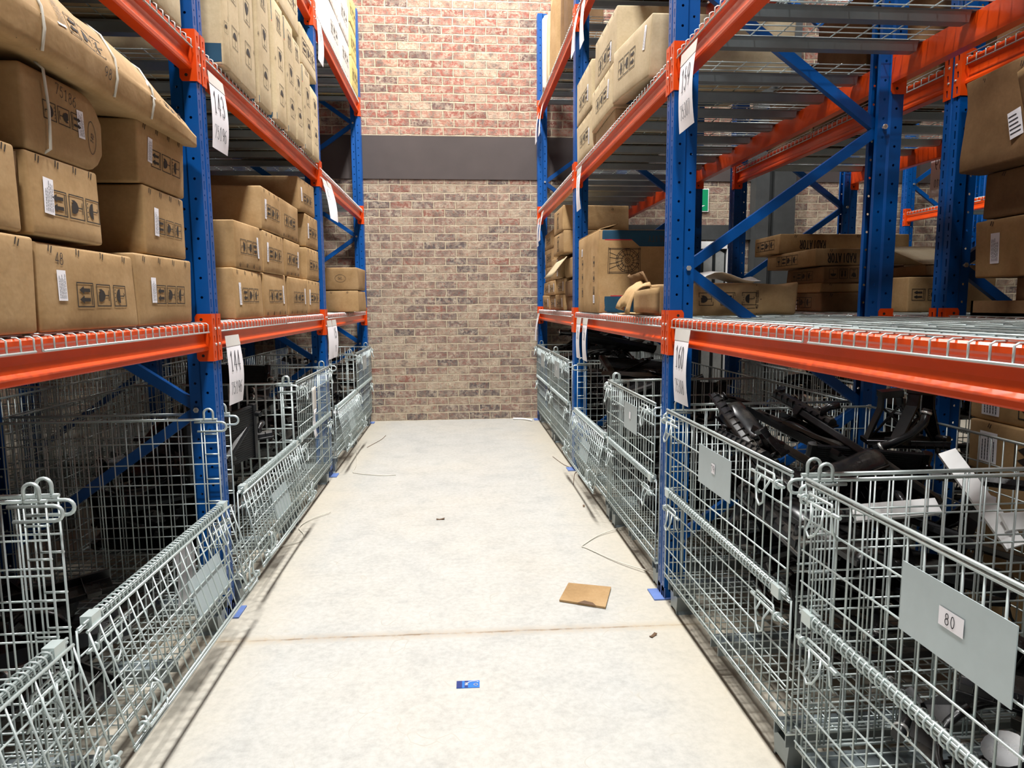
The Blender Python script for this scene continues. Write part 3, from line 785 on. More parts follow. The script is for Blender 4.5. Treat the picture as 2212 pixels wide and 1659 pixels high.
# the heap showing over bin 79: lying mostly across the bin, sloping to the right
XC = FX+DB/2
LEN = [.64, .86, .64, .46, .24, .42, .68]
def span(k, A, B, roll, label, sc=None):
    """a part lying from A to B, turned by roll about its length"""
    A, B = Vector(A), Vector(B); d = (B-A); L = d.length; x = d.normalized()
    y = Vector((0, 0, 1)).cross(x).normalized(); z = x.cross(y)
    Rm = Matrix((x, y, z)).transposed() @ Matrix.Rotation(math.radians(roll), 3, 'X')
    car_part(k, (A+B)/2, Rm.to_euler(), label, None, sc or L/LEN[k])
for a in [
 (0, (1.02, 2.62, .90), (1.03, 2.25, .75), -50, 'brownish black end tank rising at the left end of bin 79, hose stub upward'),
 (6, (1.08, 2.60, .85), (1.09, 2.22, .72), 40, 'dusty moulded panel leaning beside the leftmost end tank in bin 79'),
 (0, (.93, 2.33, .80), (.925, 1.94, .80), -25, 'grey dusty end tank lying along the gate rail of bin 79'),
 (4, (.97, 2.0, .80), (.97, 1.90, .83), 30, 'small glossy black bracket beside the gate rail of bin 79'),
 (1, (1.15, 2.56, .84), (1.30, 2.08, .73), -15, 'long dusty channel sloping across the middle of the heap in bin 79'),
 (1, (1.08, 2.36, .80), (1.13, 1.95, .74), -35, 'open black channel below the long dusty one in bin 79'),
 (1, (1.24, 2.52, .82), (1.38, 2.10, .73), 25, 'black channel with ribs behind the long dusty one in bin 79'),
 (0, (1.30, 2.65, .90), (1.35, 2.30, .83), 10, 'finned black tank on top of the heap in bin 79'),
 (2, (1.40, 2.47, .80), (1.44, 2.0, .70), 58, 'thin black radiator on edge, right of the finned tank'),
 (0, (.965, 2.02, .77), (.97, 1.68, .77), 15, 'ribbed end tank low against the gate of bin 79, near its right corner'),
 (6, (1.06, 1.90, .74), (1.32, 1.98, .79), 35, 'glossy curved black panel near the right end of the heap in bin 79'),
 (6, (1.2, 2.36, .83), (1.32, 2.16, .77), -20, 'small scalloped panel in the middle of the heap in bin 79'),
 (5, (1.28, 2.50, .82), (1.40, 2.42, .86), 0, 'bent hose curling up at the back of the heap in bin 79'),
 (5, (1.45, 2.22, .76), (1.66, 2.10, .84), 60, 'bent hose lying at the right of the heap beyond bin 79'),
 (0, (1.48, 2.30, .77), (1.69, 2.15, .79), 160, 'upturned end tank at the right of the heap in bin 79'),
 (2, (1.20, 2.20, .70), (1.55, 2.10, .68), 20, 'dark radiator flat under the heap in bin 79'),
 (1, (1.50, 1.98, .74), (1.69, 1.70, .76), 150, 'black channel turned over at the far right of the heap in bin 79'),
]: span(*a)
car_part(4, (1.60, 2.34, .775), R3(4, -6, -12), 'black bracket with crossed ribs standing at the back of bin 79', None, .85)
car_part(4, (1.64, 2.26, .77), R3(-3, 8, 14), 'black bracket with crossed ribs standing nearer the aisle corner, back of bin 79', None, .95)
car_part(3, (1.34, 2.45, .76), R3(14, 8, 10), 'round black fan ring half buried in the heap of bin 79', None, .45)
def heap(xc, yc, n, z0, z1, seed, where, grp, kinds=(0, 1, 2, 3, 4, 5, 6), lb=1.0):
    rng = random.Random(seed)
    n = int(n*1.6)
    for i in range(n):
        sc = rng.uniform(.55, .85); k = kinds[rng.randrange(len(kinds))]; z = z0+(z1-z0)*(i+.5)/n
        for tr in range(30):
            a = R3(rng.uniform(-35, 35)+(90 if k == 2 and rng.random() < .5 else 0), rng.uniform(-14, 14), rng.uniform(-90, 90))
            lo, hi = reach(k, a, sc)
            if hi[0]-lo[0] < DB-.06 and hi[1]-lo[1] < LB*lb-.05: break
        x0, x1 = xc-DB/2+.03-lo[0], xc+DB/2-.03-hi[0]; y0, y1 = yc-LB/2*lb+.025-lo[1], yc+LB/2*lb-.025-hi[1]
        x = rng.uniform(x0, x1) if x1 > x0 else (x0+x1)/2; y = rng.uniform(y0, y1) if y1 > y0 else (y0+y1)/2
        z = max(z, ZA+.012-lo[2])
        car_part(k, (x, y, z), a, 'black %s lying %s' % (KIND[k], where), grp, sc)
heap(XC, 2.155, 26, .19, .66, 3, 'deep inside the bin marked 79', 'car parts inside bin 79')
heap(XC, 1.1, 12, .16, .45, 5, 'at the bottom of the bin marked 80', 'car parts inside bin 80')
heap(XC, 3.303, 20, .19, .72, 7, 'in the closed bin beyond the blue post with sheet 160', 'car parts in the bin beyond the post', lb=.885)
heap(XC, 4.345, 24, .19, .84, 11, 'in the right bin with the folded gate', 'car parts in the right bin with folded gate')
heap(XC, 5.65, 24, .2, 1.0, 13, 'in the right bin second from the brick wall', 'car parts second from the wall')
heap(XC, 6.73, 26, .2, 1.02, 17, 'in the right bin against the brick wall', 'car parts against the wall')
LC = LX-DB/2
heap(LC, 3.36, 16, .19, .66, 23, 'in the left bin under sheet 144', 'car parts in the left bin under sheet 144')
heap(LC, 4.405, 18, .19, .78, 29, 'in the left bin with the torn note', 'car parts in the left bin with the torn note', lb=.95)
heap(LC, 5.65, 12, .19, .6, 31, 'in the left bin second from the wall', 'car parts in the left bin second from the wall')
heap(LC, 6.73, 14, .19, .74, 37, 'in the left bin against the brick wall', 'car parts in the left bin against the wall')
heap(LC, 2.17, 7, .16, .3, 41, 'low in the left bin at the nearest blue post', 'car parts in the left bin at the nearest post')
heap(2.585, 3.375, 12, .2, .75, 43, 'in the nearest bin behind the right rack', 'car parts in the nearest bin behind')
heap(2.585, 4.455, 12, .2, .8, 47, 'in the second bin behind the right rack', 'car parts in the second bin behind')
# white strips seen between the parts in bin 80
def slat(x, y, z, L, w, rot, label):
    b = MB(); b.box((-L/2, -w/2, -.004), (L/2, w/2, .004)); b.box((-L/2, -w/2, -.014), (L/2, -w/2+.004, -.004)); o = b.build('foam_strip', 'white'); o.location = (x, y, z); o.rotation_euler = rot
    tag(o, label, 'strip')
slat(1.3, 1.86, .66, .3, .05, R3(50, 0, 8), 'white strip lying level behind the corner of bins 79 and 80')
slat(1.505, 1.79, .715, .34, .05, R3(30, 37, -88), 'long pale strip sloping down at the right of the heap')
slat(1.6, 1.70, .67, .2, .05, R3(50, 0, 4), 'white strip lying level at the right edge of the heap')

# ---------------------------------------------------------------- cartons
ICON = {}
def _icons():
    fr = [[(-.5, -.6), (.5, -.6), (.5, .6), (-.5, .6), (-.5, -.6)]]
    # each icon: (stroke list, filled polygons), unit = frame width
    arrow = lambda x: [(x-.17, .12), (x+.17, .12), (x, .46)]
    stem = lambda x: [(x-.075, -.34), (x+.075, -.34), (x+.075, .13), (x-.075, .13)]
    ICON['up'] = (fr+[[(-.4, -.46), (.4, -.46)]], [arrow(-.2), stem(-.2), arrow(.2), stem(.2)])
    ICON['glass'] = (fr+[[(0, -.1), (0, -.42)], [(-.24, -.45), (.24, -.45)]], [[(-.28, .44), (.1, .44), (.16, .3), (.28, .44), (.3, .2), (.2, -.02), (0, -.14), (-.2, -.02), (-.3, .2)]])
    um = [(.36*math.cos(math.radians(a)), -.02+.36*math.sin(math.radians(a))) for a in range(0, 181, 20)]
    ICON['umbrella'] = (fr+[[(0, 0), (0, -.4), (.06, -.46), (.14, -.4)], [(-.3, .5), (-.27, .44)], [(-.1, .52), (-.07, .46)], [(.1, .52), (.13, .46)], [(.28, .5), (.31, .44)]], [um])
    ICON['hand'] = (fr+[[(-.4, .2), (-.1, .2), (.1, .32), (.4, .32)], [(-.4, .05), (-.1, .05), (.1, .0), (.4, .12)], [(-.4, -.1), (-.1, -.1), (.1, -.2), (.4, -.08)], [(-.4, -.3), (.4, -.3)]], [[(-.1, .2), (.1, .32), (.1, -.2), (-.1, -.1)]])
_icons()
class Carton:
    def __init__(s, size, mat='kraft', seed=0, bulge=.004, jit=.006, edge=.008, mod=None):
        s.sx, s.sy, s.sz = size; s.mat = mat; s.b = MB(); rng = random.Random(seed); s.rng = rng
        s.bulge = bulge; s.r = edge; s.mod = mod
        s.J = {k: Vector((rng.uniform(-jit, jit), rng.uniform(-jit, jit), (rng.uniform(-jit, jit)) if k[2] else 0)) for k in [(i, j, l) for i in (0, 1) for j in (0, 1) for l in (0, 1)]}
        s.mats = [mat, 'ink', 'teal', 'red', 'paper', 'inside', 'penink']
        for f in ('-x', '+x', '-y', '+y', '+z', '-z'): s.face(f)
    def dims(s, f): return {'x': (s.sy, s.sz), 'y': (s.sx, s.sz), 'z': (s.sx, s.sy)}[f[1]]
    def raw(s, f, u, v):
        X, Y, Z = s.sx, s.sy, s.sz
        if f == '-x': return Vector((-X/2, Y/2-u*Y, v*Z)), Vector((-1, 0, 0))
        if f == '+x': return Vector((X/2, -Y/2+u*Y, v*Z)), Vector((1, 0, 0))
        if f == '-y': return Vector((-X/2+u*X, -Y/2, v*Z)), Vector((0, -1, 0))
        if f == '+y': return Vector((X/2-u*X, Y/2, v*Z)), Vector((0, 1, 0))
        if f == '+z': return Vector((-X/2+u*X, -Y/2+v*Y, Z)), Vector((0, 0, 1))
        return Vector((-X/2+u*X, Y/2-v*Y, 0)), Vector((0, 0, -1))
    def S(s, f, u, v, off=0.0):
        p, n = s.raw(f, u, v); X, Y, Z = s.sx, s.sy, s.sz; r = s.r
        q = Vector((max(-X/2+r, min(X/2-r, p.x)), max(-Y/2+r, min(Y/2-r, p.y)), max(r, min(Z-r, p.z))))
        d = p-q
        if d.length > 1e-9: p = q+d.normalized()*r
        k = 16*u*(1-u)*v*(1-v)
        p = p+n*(k*s.bulge*(1 if f != '-z' else 0)+off)
        a, b, c = p.x/X+.5, p.y/Y+.5, p.z/Z
        o = Vector((0, 0, 0))
        for (i, j, l), jv in s.J.items(): o += jv*((a if i else 1-a)*(b if j else 1-b)*(c if l else 1-c))
        p = p+o
        return s.mod(p) if s.mod else p
    def face(s, f):
        du, dv = s.dims(f); n = 7 if not s.mod else 14
        ts = lambda d: [0, s.r*.4/d, s.r/d]+[s.r/d+(1-2*s.r/d)*i/n for i in range(1, n)]+[1-s.r/d, 1-s.r*.4/d, 1]
        U, V = ts(du), ts(dv); i0 = len(s.b.v)
        for u in U:
            for v in V: s.b.v.append(tuple(s.S(f, u, v)))
        nv = len(V)
        for a in range(len(U)-1):
            for c in range(nv-1):
                q = i0+a*nv+c; s.b.f.append((q, q+nv, q+nv+1, q+1)); s.b.m.append(0); s.b.sm.append(True)
    def fm(s, f, cu, cv, rot=0, off=.0012):
        du, dv = s.dims(f); c, sn = math.cos(math.radians(rot)), math.sin(math.radians(rot))
        return lambda a, b: s.S(f, min(.995, max(.005, cu+(a*c-b*sn)/du)), min(.995, max(.005, cv+(a*sn+b*c)/dv)), off)
    def rect(s, f, u0, v0, u1, v1, mat, n=6, off=.0009):
        for i in range(n):
            for j in range(n):
                p = lambda a, b: s.S(f, u0+(u1-u0)*a/n, v0+(v1-v0)*b/n, off)
                s.b.face([p(i, j), p(i+1, j), p(i+1, j+1), p(i, j+1)], mat, True)
    def icon(s, kind, f, cu, cv, size, rot=0, mat=1, lw=.05):
        fm = s.fm(f, cu, cv, rot); st, fills = ICON[kind]
        strokes(s.b, [[(a*size, b*size) for a, b in pl] for pl in st], fm, lw*size, mat)
        for pl in fills: s.b.face([fm(a*size, b*size) for a, b in pl], mat)
    def icons(s, f, cu, cv, size, rot=0, kinds=('up', 'glass', 'umbrella'), gap=1.42, vertical=False, lw=.05):
        du, dv = s.dims(f); n = len(kinds)
        for i, k in enumerate(kinds):
            o = (i-(n-1)/2)*gap*size
            s.icon(k, f, cu+(0 if vertical else o/du), cv-(o/dv if vertical else 0), size, rot, 1, lw)
    def staples(s, f, v, us, mat=1):
        for u in us:
            fm = s.fm(f, u, v, -20)
            for d in (-.005, .005): strokes(s.b, [[(d, .008), (d, -.008)]], fm, .0035, mat)
    def text(s, t, f, cu, cv, h, rot=0, w=.0025, mat=6, wide=.72, adv=.66, slant=0.0):
        strokes(s.b, text_polys(t, h, wide, adv, slant), s.fm(f, cu, cv, rot), w, mat)
    def seam(s, f, pts, w=.003, mat=5):
        du, dv = s.dims(f)
        strokes(s.b, [[((a-.5)*du, (b-.5)*dv) for a, b in pts]], s.fm(f, .5, .5), w, mat)
    def place(s, name, loc, rz=0.0, label=None, cat='cardboard box', group=None, tilt=(0, 0)):
        o = s.b.build(name, s.mats); o.location = loc; o.rotation_euler = (tilt[0], tilt[1], rz); s.o = o
        if label: tag(o, label, cat, group)
        return o
    def sticker(s, f, cu, cv, w, h, rot=0, lines=5):
        b = MB(); fm = s.fm(f, cu, cv, rot, .0018)
        b.face([fm(-w/2, -h/2), fm(w/2, -h/2), fm(w/2, h/2), fm(-w/2, h/2)])
        fm2 = s.fm(f, cu, cv, rot, .0026); rng = s.rng
        for i in range(lines):
            y = h*(.32-.64*i/max(1, lines-1)) if lines > 1 else 0
            x = -w*.42
            while x < w*.3*rng.uniform(.5, 1.3):
                L = w*rng.uniform(.04, .12); strokes(b, [[(x, y), (x+L, y)]], fm2, h*.045, 1); x += L+w*.035
        return b.build('shipping_label', ['paper', 'print'], s.o)

def left_box(x, y0, y1, z0, z1, depth=.6, label='', seed=0, mat='kraft', ic=None, icsize=.055, rot=90, stick=None, icu=.5, icv=.42, group=None, staples=True, order=('up', 'glass', 'umbrella'), bulge=.004, rz=0):
    """carton on the left rack: face towards the aisle (+X) at x, lying between y0..y1 and z0..z1"""
    c = Carton((depth, y1-y0, z1-z0), mat, seed, bulge)
    if ic: c.icons('+x', icu, icv, icsize, rot, order)
    if staples: c.staples('+x', .93 if rot == 90 else .08, (.13, .38, .63, .87))
    c.place('carton', (x-depth/2, (y0+y1)/2, z0), rz, label, 'cardboard box', group)
    if stick: c.sticker('+x', *stick)
    return c
D1, D2, D3 = DZ
# --- nearest bay, lower shelf, left rack
c = left_box(-.985, 1.20, 1.675, D1, 1.447, .55, 'kraft carton cut off by the left edge, bottom row of the nearest left shelf', 1, ic=False)
c = Carton((.55, .474, .213), 'kraft', 2, .005)
for i, k in enumerate(('up', 'glass', 'umbrella')): c.icon(k, '+x', .4+i*.19, .43, (.062, .058, .058)[i], 90)
c.staples('+x', .94, (.12, .37, .62, .88)); c.text('48', '+x', .19, .84, .03, 0, .002, 6, .8, .62, .15)
c.place('carton', (-.985-.275, 1.93, D1), .0, 'kraft carton marked 48 on the bottom row of the nearest left shelf', 'cardboard box')
c.sticker('+x', .19, .53, .075, .036, 90)
c = left_box(-.985, 2.178, 2.62, D1, 1.442, .55, 'kraft carton on the bottom row beside the nearest left post', 3, ic=True, icsize=.058, icv=.44, icu=.56, stick=(.25, .5, .08, .034, 90))
c = left_box(-.985, 1.34, 1.64, 1.449, 1.645, .5, 'kraft carton cut off by the left edge, middle row of the nearest left shelf', 4, ic=False)
c = left_box(-.985, 1.69, 2.01, 1.449, 1.642, .5, 'kraft carton above the one marked 48, on the nearest left shelf', 5, ic=True, icsize=.058, icu=.6, icv=.44, stick=(.22, .5, .085, .04, 86))
c = left_box(-.985, 2.275, 2.59, 1.447, 1.664, .5, 'kraft carton in the middle of the stack beside the nearest left post', 6, ic=True, icsize=.05, icu=.56, icv=.45, stick=(.24, .5, .09, .03, 88))
c = left_box(-.985, 2.265, 2.615, 1.668, 1.868, .5, 'kraft carton on top of the stack beside the nearest left post', 7, ic=True, icsize=.055, icu=.56, icv=.47, stick=(.22, .58, .08, .03, 85))
# slabs of flattened card wedged between two cartons
for k in range(2):
    b = MB(); b.grid(lambda u, v: Vector((-.02*math.sin(v*2), (u-.5)*.0, 0)) if False else Vector((-.4*u, .008*math.sin(u*5), .185*v)), 6, 4)
    o = b.build('flattened_card', ['kraft_dark']); o.location = (-1.0, 1.655+.014*k, 1.449); o.rotation_euler = (math.radians(-3), 0, 0)
    o.modifiers.new('sheet', 'SOLIDIFY').thickness = .004
    tag(o, 'brown card sheet wedged between two cartons at the left edge', 'cardboard sheet', 'wedged card sheets')
# rounded carton (its far end folded into a half round)
def round_end(p):
    L = .36; t = p.y/L+.5
    if t > .72:
        q = (t-.72)/.28; k = math.sqrt(max(0, 1-q*q)); zc = .1
        return Vector((p.x, p.y, zc+(p.z-zc)*max(.08, k)))
    return p
c = Carton((.5, .36, .2), 'kraft', 8, .006, .006, .008, round_end)
c.icons('+x', .44, .55, .042, -90, ('umbrella', 'glass', 'up')); c.staples('+x', .5, ())
c.text('75186', '+x', .5, .84, .03, -10, .0016, 6, .8, .66, .1)
strokes(c.b, turn([arc(0, 0, .022, .045, 0, 360, 20)], 0), c.fm('+x', .82, .44, 0), .0018, 6)
c.text('140', '+x', .82, .44, .016, 70, .0016)
c.place('rounded_carton', (-1.235, 1.875, 1.646), 0, 'kraft carton with rounded end and circled marker note, nearest left shelf')
c.sticker('+x', .66, .55, .07, .032, 92)
b = MB(); b.tube([(-1.0+.009, 1.765, 1.86), (-.976, 1.77, 1.845), (-.973, 1.775, 1.75), (-.975, 1.772, 1.66), (-.99, 1.77, 1.65)], .0035, 6)
tag(b.build('string', 'strap'), 'pale string round the rounded carton on the nearest left shelf', 'string')
# long bowed carton with bands
def bow(p):
    t = p.y/1.12+.5; z = p.z
    h = .2*(1-.05*t)-(.105*max(0, t-.6)/.4)
    k = max(0, (p.x-.02)/.23)
    x = p.x-(.045*max(0, z/.21-.45)**1.5/.4 if p.x > .12 else 0)+.006*math.sin(t*9)
    zz = z/.21*h-(.022*k*k if z < .1 else .03*k*k)
    return Vector((x, p.y, zz+.004*math.sin(t*30)*(1 if z > .1 else 0)))
c = Carton((.5, 1.12, .21), 'kraft', 9, .012, .008, .02, bow)
c.icons('+x', .33, .62, .045, 90); c.icons('+x', .8, .6, .035, 90)
for u in (.08, .14, .25, .47, .56, .7): c.seam('+x', ((u, .02), (u+.004, .5), (u, .98)), .0025)
c.text('98', '+x', .42, .3, .03, 0, .0022, 6, .9, .7, .1)
c.place('long_carton', (-1.185, 2.09, 1.872), 0, 'long pale bowed carton tied with string, on top of the nearest left stack')
c.sticker('+x', .22, .75, .1, .035, 90); c.sticker('+x', .66, .55, .06, .03, 90)
for u in (.15, .46, .66):
    bb = MB(); bb.tube([c.S('+z', .3, u, .003), c.S('+z', .6, u, .003), c.S('+z', .97, u+.004, .003)]+[c.S('+x', u, v, .004) for v in (.9, .6, .3, .04)], .0035, 6); bb.build('string', 'strap', c.o)
b = MB(); b.grid(lambda u, v: Vector((-.3*u, -.01*math.sin(u*4), .13*v+.01*math.sin(u*7))), 6, 3)
o = b.build('torn_end_flap', 'kraft', c.o); o.location = (.2, -.565, .03); o.modifiers.new('sheet', 'SOLIDIFY').thickness = .004

# --- middle bay, lower shelf, left rack: four columns
fl = {'A': 'bottom', 'B': 'second', 'C': 'third'}
rows = {'A': [(3.11, 3.555, 0), (3.575, 4.04, 1), (4.085, 4.575, 1), (4.603, 5.0, 0)],
        'B': [(3.165, 3.57, 1), (3.60, 4.0, 0), (4.05, 4.42, 1), (4.62, 4.99, 0)],
        'C': [(3.60, 3.985, 0), (4.0, 4.41, 1), (4.63, 5.0, 0)]}
zz = {'A': (D1, 1.448), 'B': (1.45, 1.664), 'C': (1.668, 1.885)}
ordn = ('nearest', 'second', 'third', 'farthest')
for rk in 'ABC':
    for i, (a, bb, flip) in enumerate(rows[rk]):
        nm = ordn[i+(0 if rk != 'C' else (1 if i < 2 else 1))]
        st = (.82, .52, .1, .028, 90) if flip else (.16, .5, .1, .028, 90)
        c = left_box(-.985, a, bb, zz[rk][0], zz[rk][1], .62, 'kraft carton, %s of its row, %s layer, middle left shelf' % (nm, fl[rk]), 20+ord(rk)+i, ic=True,
                     icsize=.062, rot=-90 if flip else 90, icu=.47 if flip else .52, icv=.48, stick=st if (rk, i) not in (('C', 1), ('B', 3)) else None,
                     order=('umbrella', 'glass', 'up') if flip else ('up', 'glass', 'umbrella'), bulge=.007)
        if rk == 'A' and i == 0: pass
left_box(-.99, 4.49, 4.94, 1.888, 2.10, .62, 'kraft carton alone on the fourth layer, middle left shelf', 77, ic=True, icsize=.06, rot=90, stick=(.14, .5, .09, .028, 90), bulge=.006)
# second row behind, glimpsed through the gaps
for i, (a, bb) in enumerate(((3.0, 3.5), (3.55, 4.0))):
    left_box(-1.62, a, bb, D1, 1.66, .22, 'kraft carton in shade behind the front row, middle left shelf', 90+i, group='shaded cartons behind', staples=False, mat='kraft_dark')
# --- farthest bay, lower shelf, left rack
c = Carton((.46, .5, .185), 'kraft', 31, .004); c.icon('umbrella', '-y', .25, .45, .07, 90); c.staples('-y', .92, (.2, .5, .8))
c.place('carton', (-1.09, 6.27, D1), 0, 'wide kraft carton with one umbrella print, lower of two by the wall, left shelf')
c = Carton((.46, .5, .19), 'kraft', 32, .004)
strokes(c.b, turn([arc(0, 0, .045, .032, 0, 360, 20)], 0), c.fm('-y', .68, .52, 0), .002, 6); c.text('541', '-y', .68, .52, .022, 0, .002)
c.place('carton', (-1.09, 6.27, D1+.19), 0, 'kraft carton with a circled marker number, upper of two by the wall, left shelf')

# --- middle left shelf level: tall flat cartons standing on edge
tall = [(3.02, 3.10, .95), (3.105, 3.26, .95), (3.265, 3.50, .95), (3.56, 3.78, .66), (3.86, 4.07, .64), (4.13, 4.31, .64), (4.315, 4.49, .6), (4.56, 4.76, .52), (4.765, 4.99, .45)]
tl = ['first and nearest', 'second', 'third', 'fourth', 'fifth', 'sixth', 'seventh', 'eighth', 'ninth and farthest']
for i, (a, bb, h) in enumerate(tall):
    c = Carton((.5, bb-a, h), 'kraft_pale', 50+i, .004, .005)
    n = 3; sz = min(.085, (bb-a)*.46)
    for j, k in enumerate(('up', 'glass', 'umbrella')): c.icon(k, '+x', .5, (.19/h)*(2.75-j)+.02, sz, 0, 1, .035)
    c.staples('+x', .5, (.05,)); c.staples('+x', .22, (.94,))
    if i in (3, 4, 5, 7):
        for f in ('-y',): c.rect(f, .1, .8, .995, .985, 2); c.rect(f, .1, .785, .995, .8, 3, 3)
        c.rect('-y', .1, .0, .995, .06, 2)
    if i == 0: c.rect('-y', .6, .0, .99, .09, 2); c.rect('-y', .62, .52, .78, .62, 2)
    c.place('tall_carton', (-.948-.25-(.002 if i % 2 else 0), (a+bb)/2, D2), 0, 'pale tall flat carton, %s in the row above sheet 143' % tl[i], 'cardboard box')
for i, (a, bb, z0, z1) in enumerate(((3.55, 4.0, D2+.68, D2+1.05), (4.02, 4.5, D2+.66, D2+.97), (4.1, 4.55, D2+.36, D2+.655), (4.57, 5.0, D2+.53, D2+.78))):
    left_box(-.955 if i != 2 else -1.46, a, bb, z0, z1, .44, 'pale carton lying on the tall flat cartons, %s of four' % ordn[i], 110+i, mat='kraft_pale', ic=(i != 2), icsize=.09, rot=90, icu=.5, icv=.5)
left_box(-.97, 2.25, 2.66, D2, D2+.42, .8, 'pale carton above the nearest left orange beam, beside the post', 120, mat='kraft_pale', ic=False)
for i, (a, bb, h) in enumerate(((.6, 1.18, .5), (1.2, 1.72, .55), (1.74, 2.23, .48))):  # out-of-view cartons added to keep lamp light off the shelf below
    left_box(-.97, a, bb, D2, D2+h, .8, 'pale light-blocking carton added above the nearest left orange beam, %s from the camera' % ('first', 'second', 'third')[i], 121+i, mat='kraft_pale', ic=False)
# --- top left shelf by the wall: white and yellow cartons
for i, (a, bb) in enumerate(((5.75, 6.3), (6.31, 6.86))):
    for j in range(3):
        left_box(-.985, a, bb, D3+j*.36, D3+j*.36+.357, .5, 'white-faced carton, %s stack on the upper left shelf, %s' % (('nearer', 'farther')[i], ('bottom', 'middle', 'top')[j]), 130+i*3+j, mat='kraft_white', ic=True, icsize=.08, rot=0, icv=.5)
for j in range(3):
    left_box(-.975, 6.875, 7.28, D3+j*.30, D3+j*.30+.296, .5, 'yellow carton by the brick wall on the upper left shelf, %s' % ('bottom', 'middle', 'top')[j], 140+j, mat='kraft_yellow', ic=True, icsize=.08, rot=0, icv=.5)
for i, (a, bb) in enumerate(((2.9, 3.5), (3.55, 4.2))):  # two unseen cartons added up here to darken the left rack
    left_box(-1.0, a, bb, D3, D3+.4, .8, 'brown light-blocking carton added high on the upper left shelf, %s of two, middle bay' % ('nearer', 'farther')[i], 151+i, mat='kraft_dark')
left_box(-1.0, 4.3, 4.95, D3, D3+.35, .6, 'brown carton over the mesh of the upper left shelf, middle bay', 150, mat='kraft_dark')

# --- right rack: cartons facing the aisle with their -X side
def right_box(x, y0, y1, z0, z1, depth=.5, label='', seed=0, mat='kraft', ic=None, icsize=.055, rot=0, stick=None, icu=.5, icv=.5, group=None, kinds=('up', 'glass', 'umbrella'), bulge=.004, rz=0, tilt=(0, 0), name='carton', staples=True):
    c = Carton((depth, y1-y0, z1-z0), mat, seed, bulge)
    if ic: c.icons('-x', icu, icv, icsize, rot, kinds)
    if staples: c.staples('-x', .93, (.13, .38, .63, .87))
    c.place(name, (x+depth/2, (y0+y1)/2, z0), rz, label, 'cardboard box', group, tilt)
    if stick: c.sticker('-x', *stick)
    return c
# big carton with a fan printed on its near side
c = Carton((.56, .74, .51), 'kraft', 201, .004, .004)
c.rect('-y', .0, .885, .45, .995, 2, 8); c.rect('-y', .45, .80, 1.0, .995, 2, 8); c.rect('-y', .0, .873, .45, .885, 3, 4)
c.rect('-y', .0, .005, .8, .2, 2, 8); c.rect('-y', .0, .2, .8, .212, 3, 4)
c.b.face([c.S('-y', *q, .001) for q in ((.36, .885), (.45, .8), (.45, .885))], 2)
c.text('QUALITY', '-y', .68, .89, .035, 180, .005, 7, .8, .7); c.mats.append('side')
fm = c.fm('-y', .285, .63)
P = []
P += [arc(.018, 0, r, r, 0, 360, 30) for r in (.016, .038, .062, .072)]+[arc(.018, 0, .006, .006, 0, 360, 8)]
for k in range(16):
    a = 2*PI*k/16; P.append([(.018+.03*math.cos(a), .03*math.sin(a)), (.018+.07*math.cos(a+.12), .07*math.sin(a+.12))])
P += [[(-.1, .075), (.1, .075)], [(-.1, .068), (.1, .068)], [(-.1, -.078), (.105, -.078)], [(-.1, -.07), (.105, -.07)], [(-.1, .08), (-.105, -.08)], [(-.09, .075), (-.095, -.078)], [(.095, .08), (.1, -.08)], [(.087, .075), (.09, -.078)]]
for y in (-.05, -.02, .02, .05): P.append([(-.095, y), (-.04, y*.55)]); P.append([(.09, y), (.075, y*.7)])
strokes(c.b, P, fm, .0028, 1)
c.icons('-x', .25, .45, .05, 0, ('umbrella', 'glass', 'up'), 1.9, True); c.icons('-x', .8, .45, .05, 180, ('umbrella', 'glass', 'up'), 1.9, True)
c.seam('-x', ((.5, .0), (.5, 1.0)), .006)
c.place('fan_carton', (1.165, 4.55, D1), 0, 'large kraft carton printed with a fan and dark teal bands, right lower shelf')
c.sticker('-x', .8, .17, .05, .05, 0); c.sticker('-x', .22, .8, .05, .04, 90)
b = MB(); b.grid(lambda u, v: Vector((-.0+.11*u, -.37+.74*v, .51+.03*u*(1-.3*v)+.004)), 5, 6)
b.build('top_flap', 'kraft', c.o).modifiers.new('sheet', 'SOLIDIFY').thickness = -.004
for o in c.o.children:
    if o.name.startswith('top_flap'): o.location = (-.275, 0, 0)
# damaged long carton with torn flaps and a crumpled far end
def crush(p):
    t = (p.x+.34)/.68; q = max(0, t-.72)/.28
    f = 1-.12*math.sin(q*PI)+.05*q
    return Vector((p.x, p.y-.02*q, .07+(p.z-.07)*f+.01*math.sin(p.x*40)*q*(1 if p.z > .07 else .3)))
c = Carton((.66, .42, .142), 'kraft', 211, .01, .01, .012, crush)
for i, k in enumerate(('hand', 'glass', 'up', 'umbrella')): c.icon(k, '-y', .19+i*.155, .52, .055, 90, 1, .045)
c.seam('-y', ((.0, .2), (.7, .22)), .003); c.seam('-y', ((.72, .05), (.74, .5), (.71, .95)), .005)
c.text('M52 517753305', '-y', .715, .5, .011, 90, .0016, 1)
c.place('damaged_carton', (1.255, 3.27, D1), 0, 'damaged long kraft carton with torn open end on the right lower shelf')
b = MB(); b.grid(lambda u, v: Vector((-.02-.1*u-.02*math.sin(u*3)-.015*math.sin(v*17)*u, .02+.2*v+.05*u*v, .135-.10*u*u-.02*u+.012*math.sin(v*11+u*4)+.02*math.sin(v*3))) if v < 2 else None, 8, 8)
q = b.build('torn_flap', 'kraft', c.o); q.location = (-.33, -.18, .0); q.modifiers.new('sheet', 'SOLIDIFY').thickness = .005
b = MB(); b.grid(lambda u, v: Vector((-.14*u, .01*math.sin(u*5)-.07*u, .012+.12*v*(1-.25*u)+.01*u)), 5, 4)
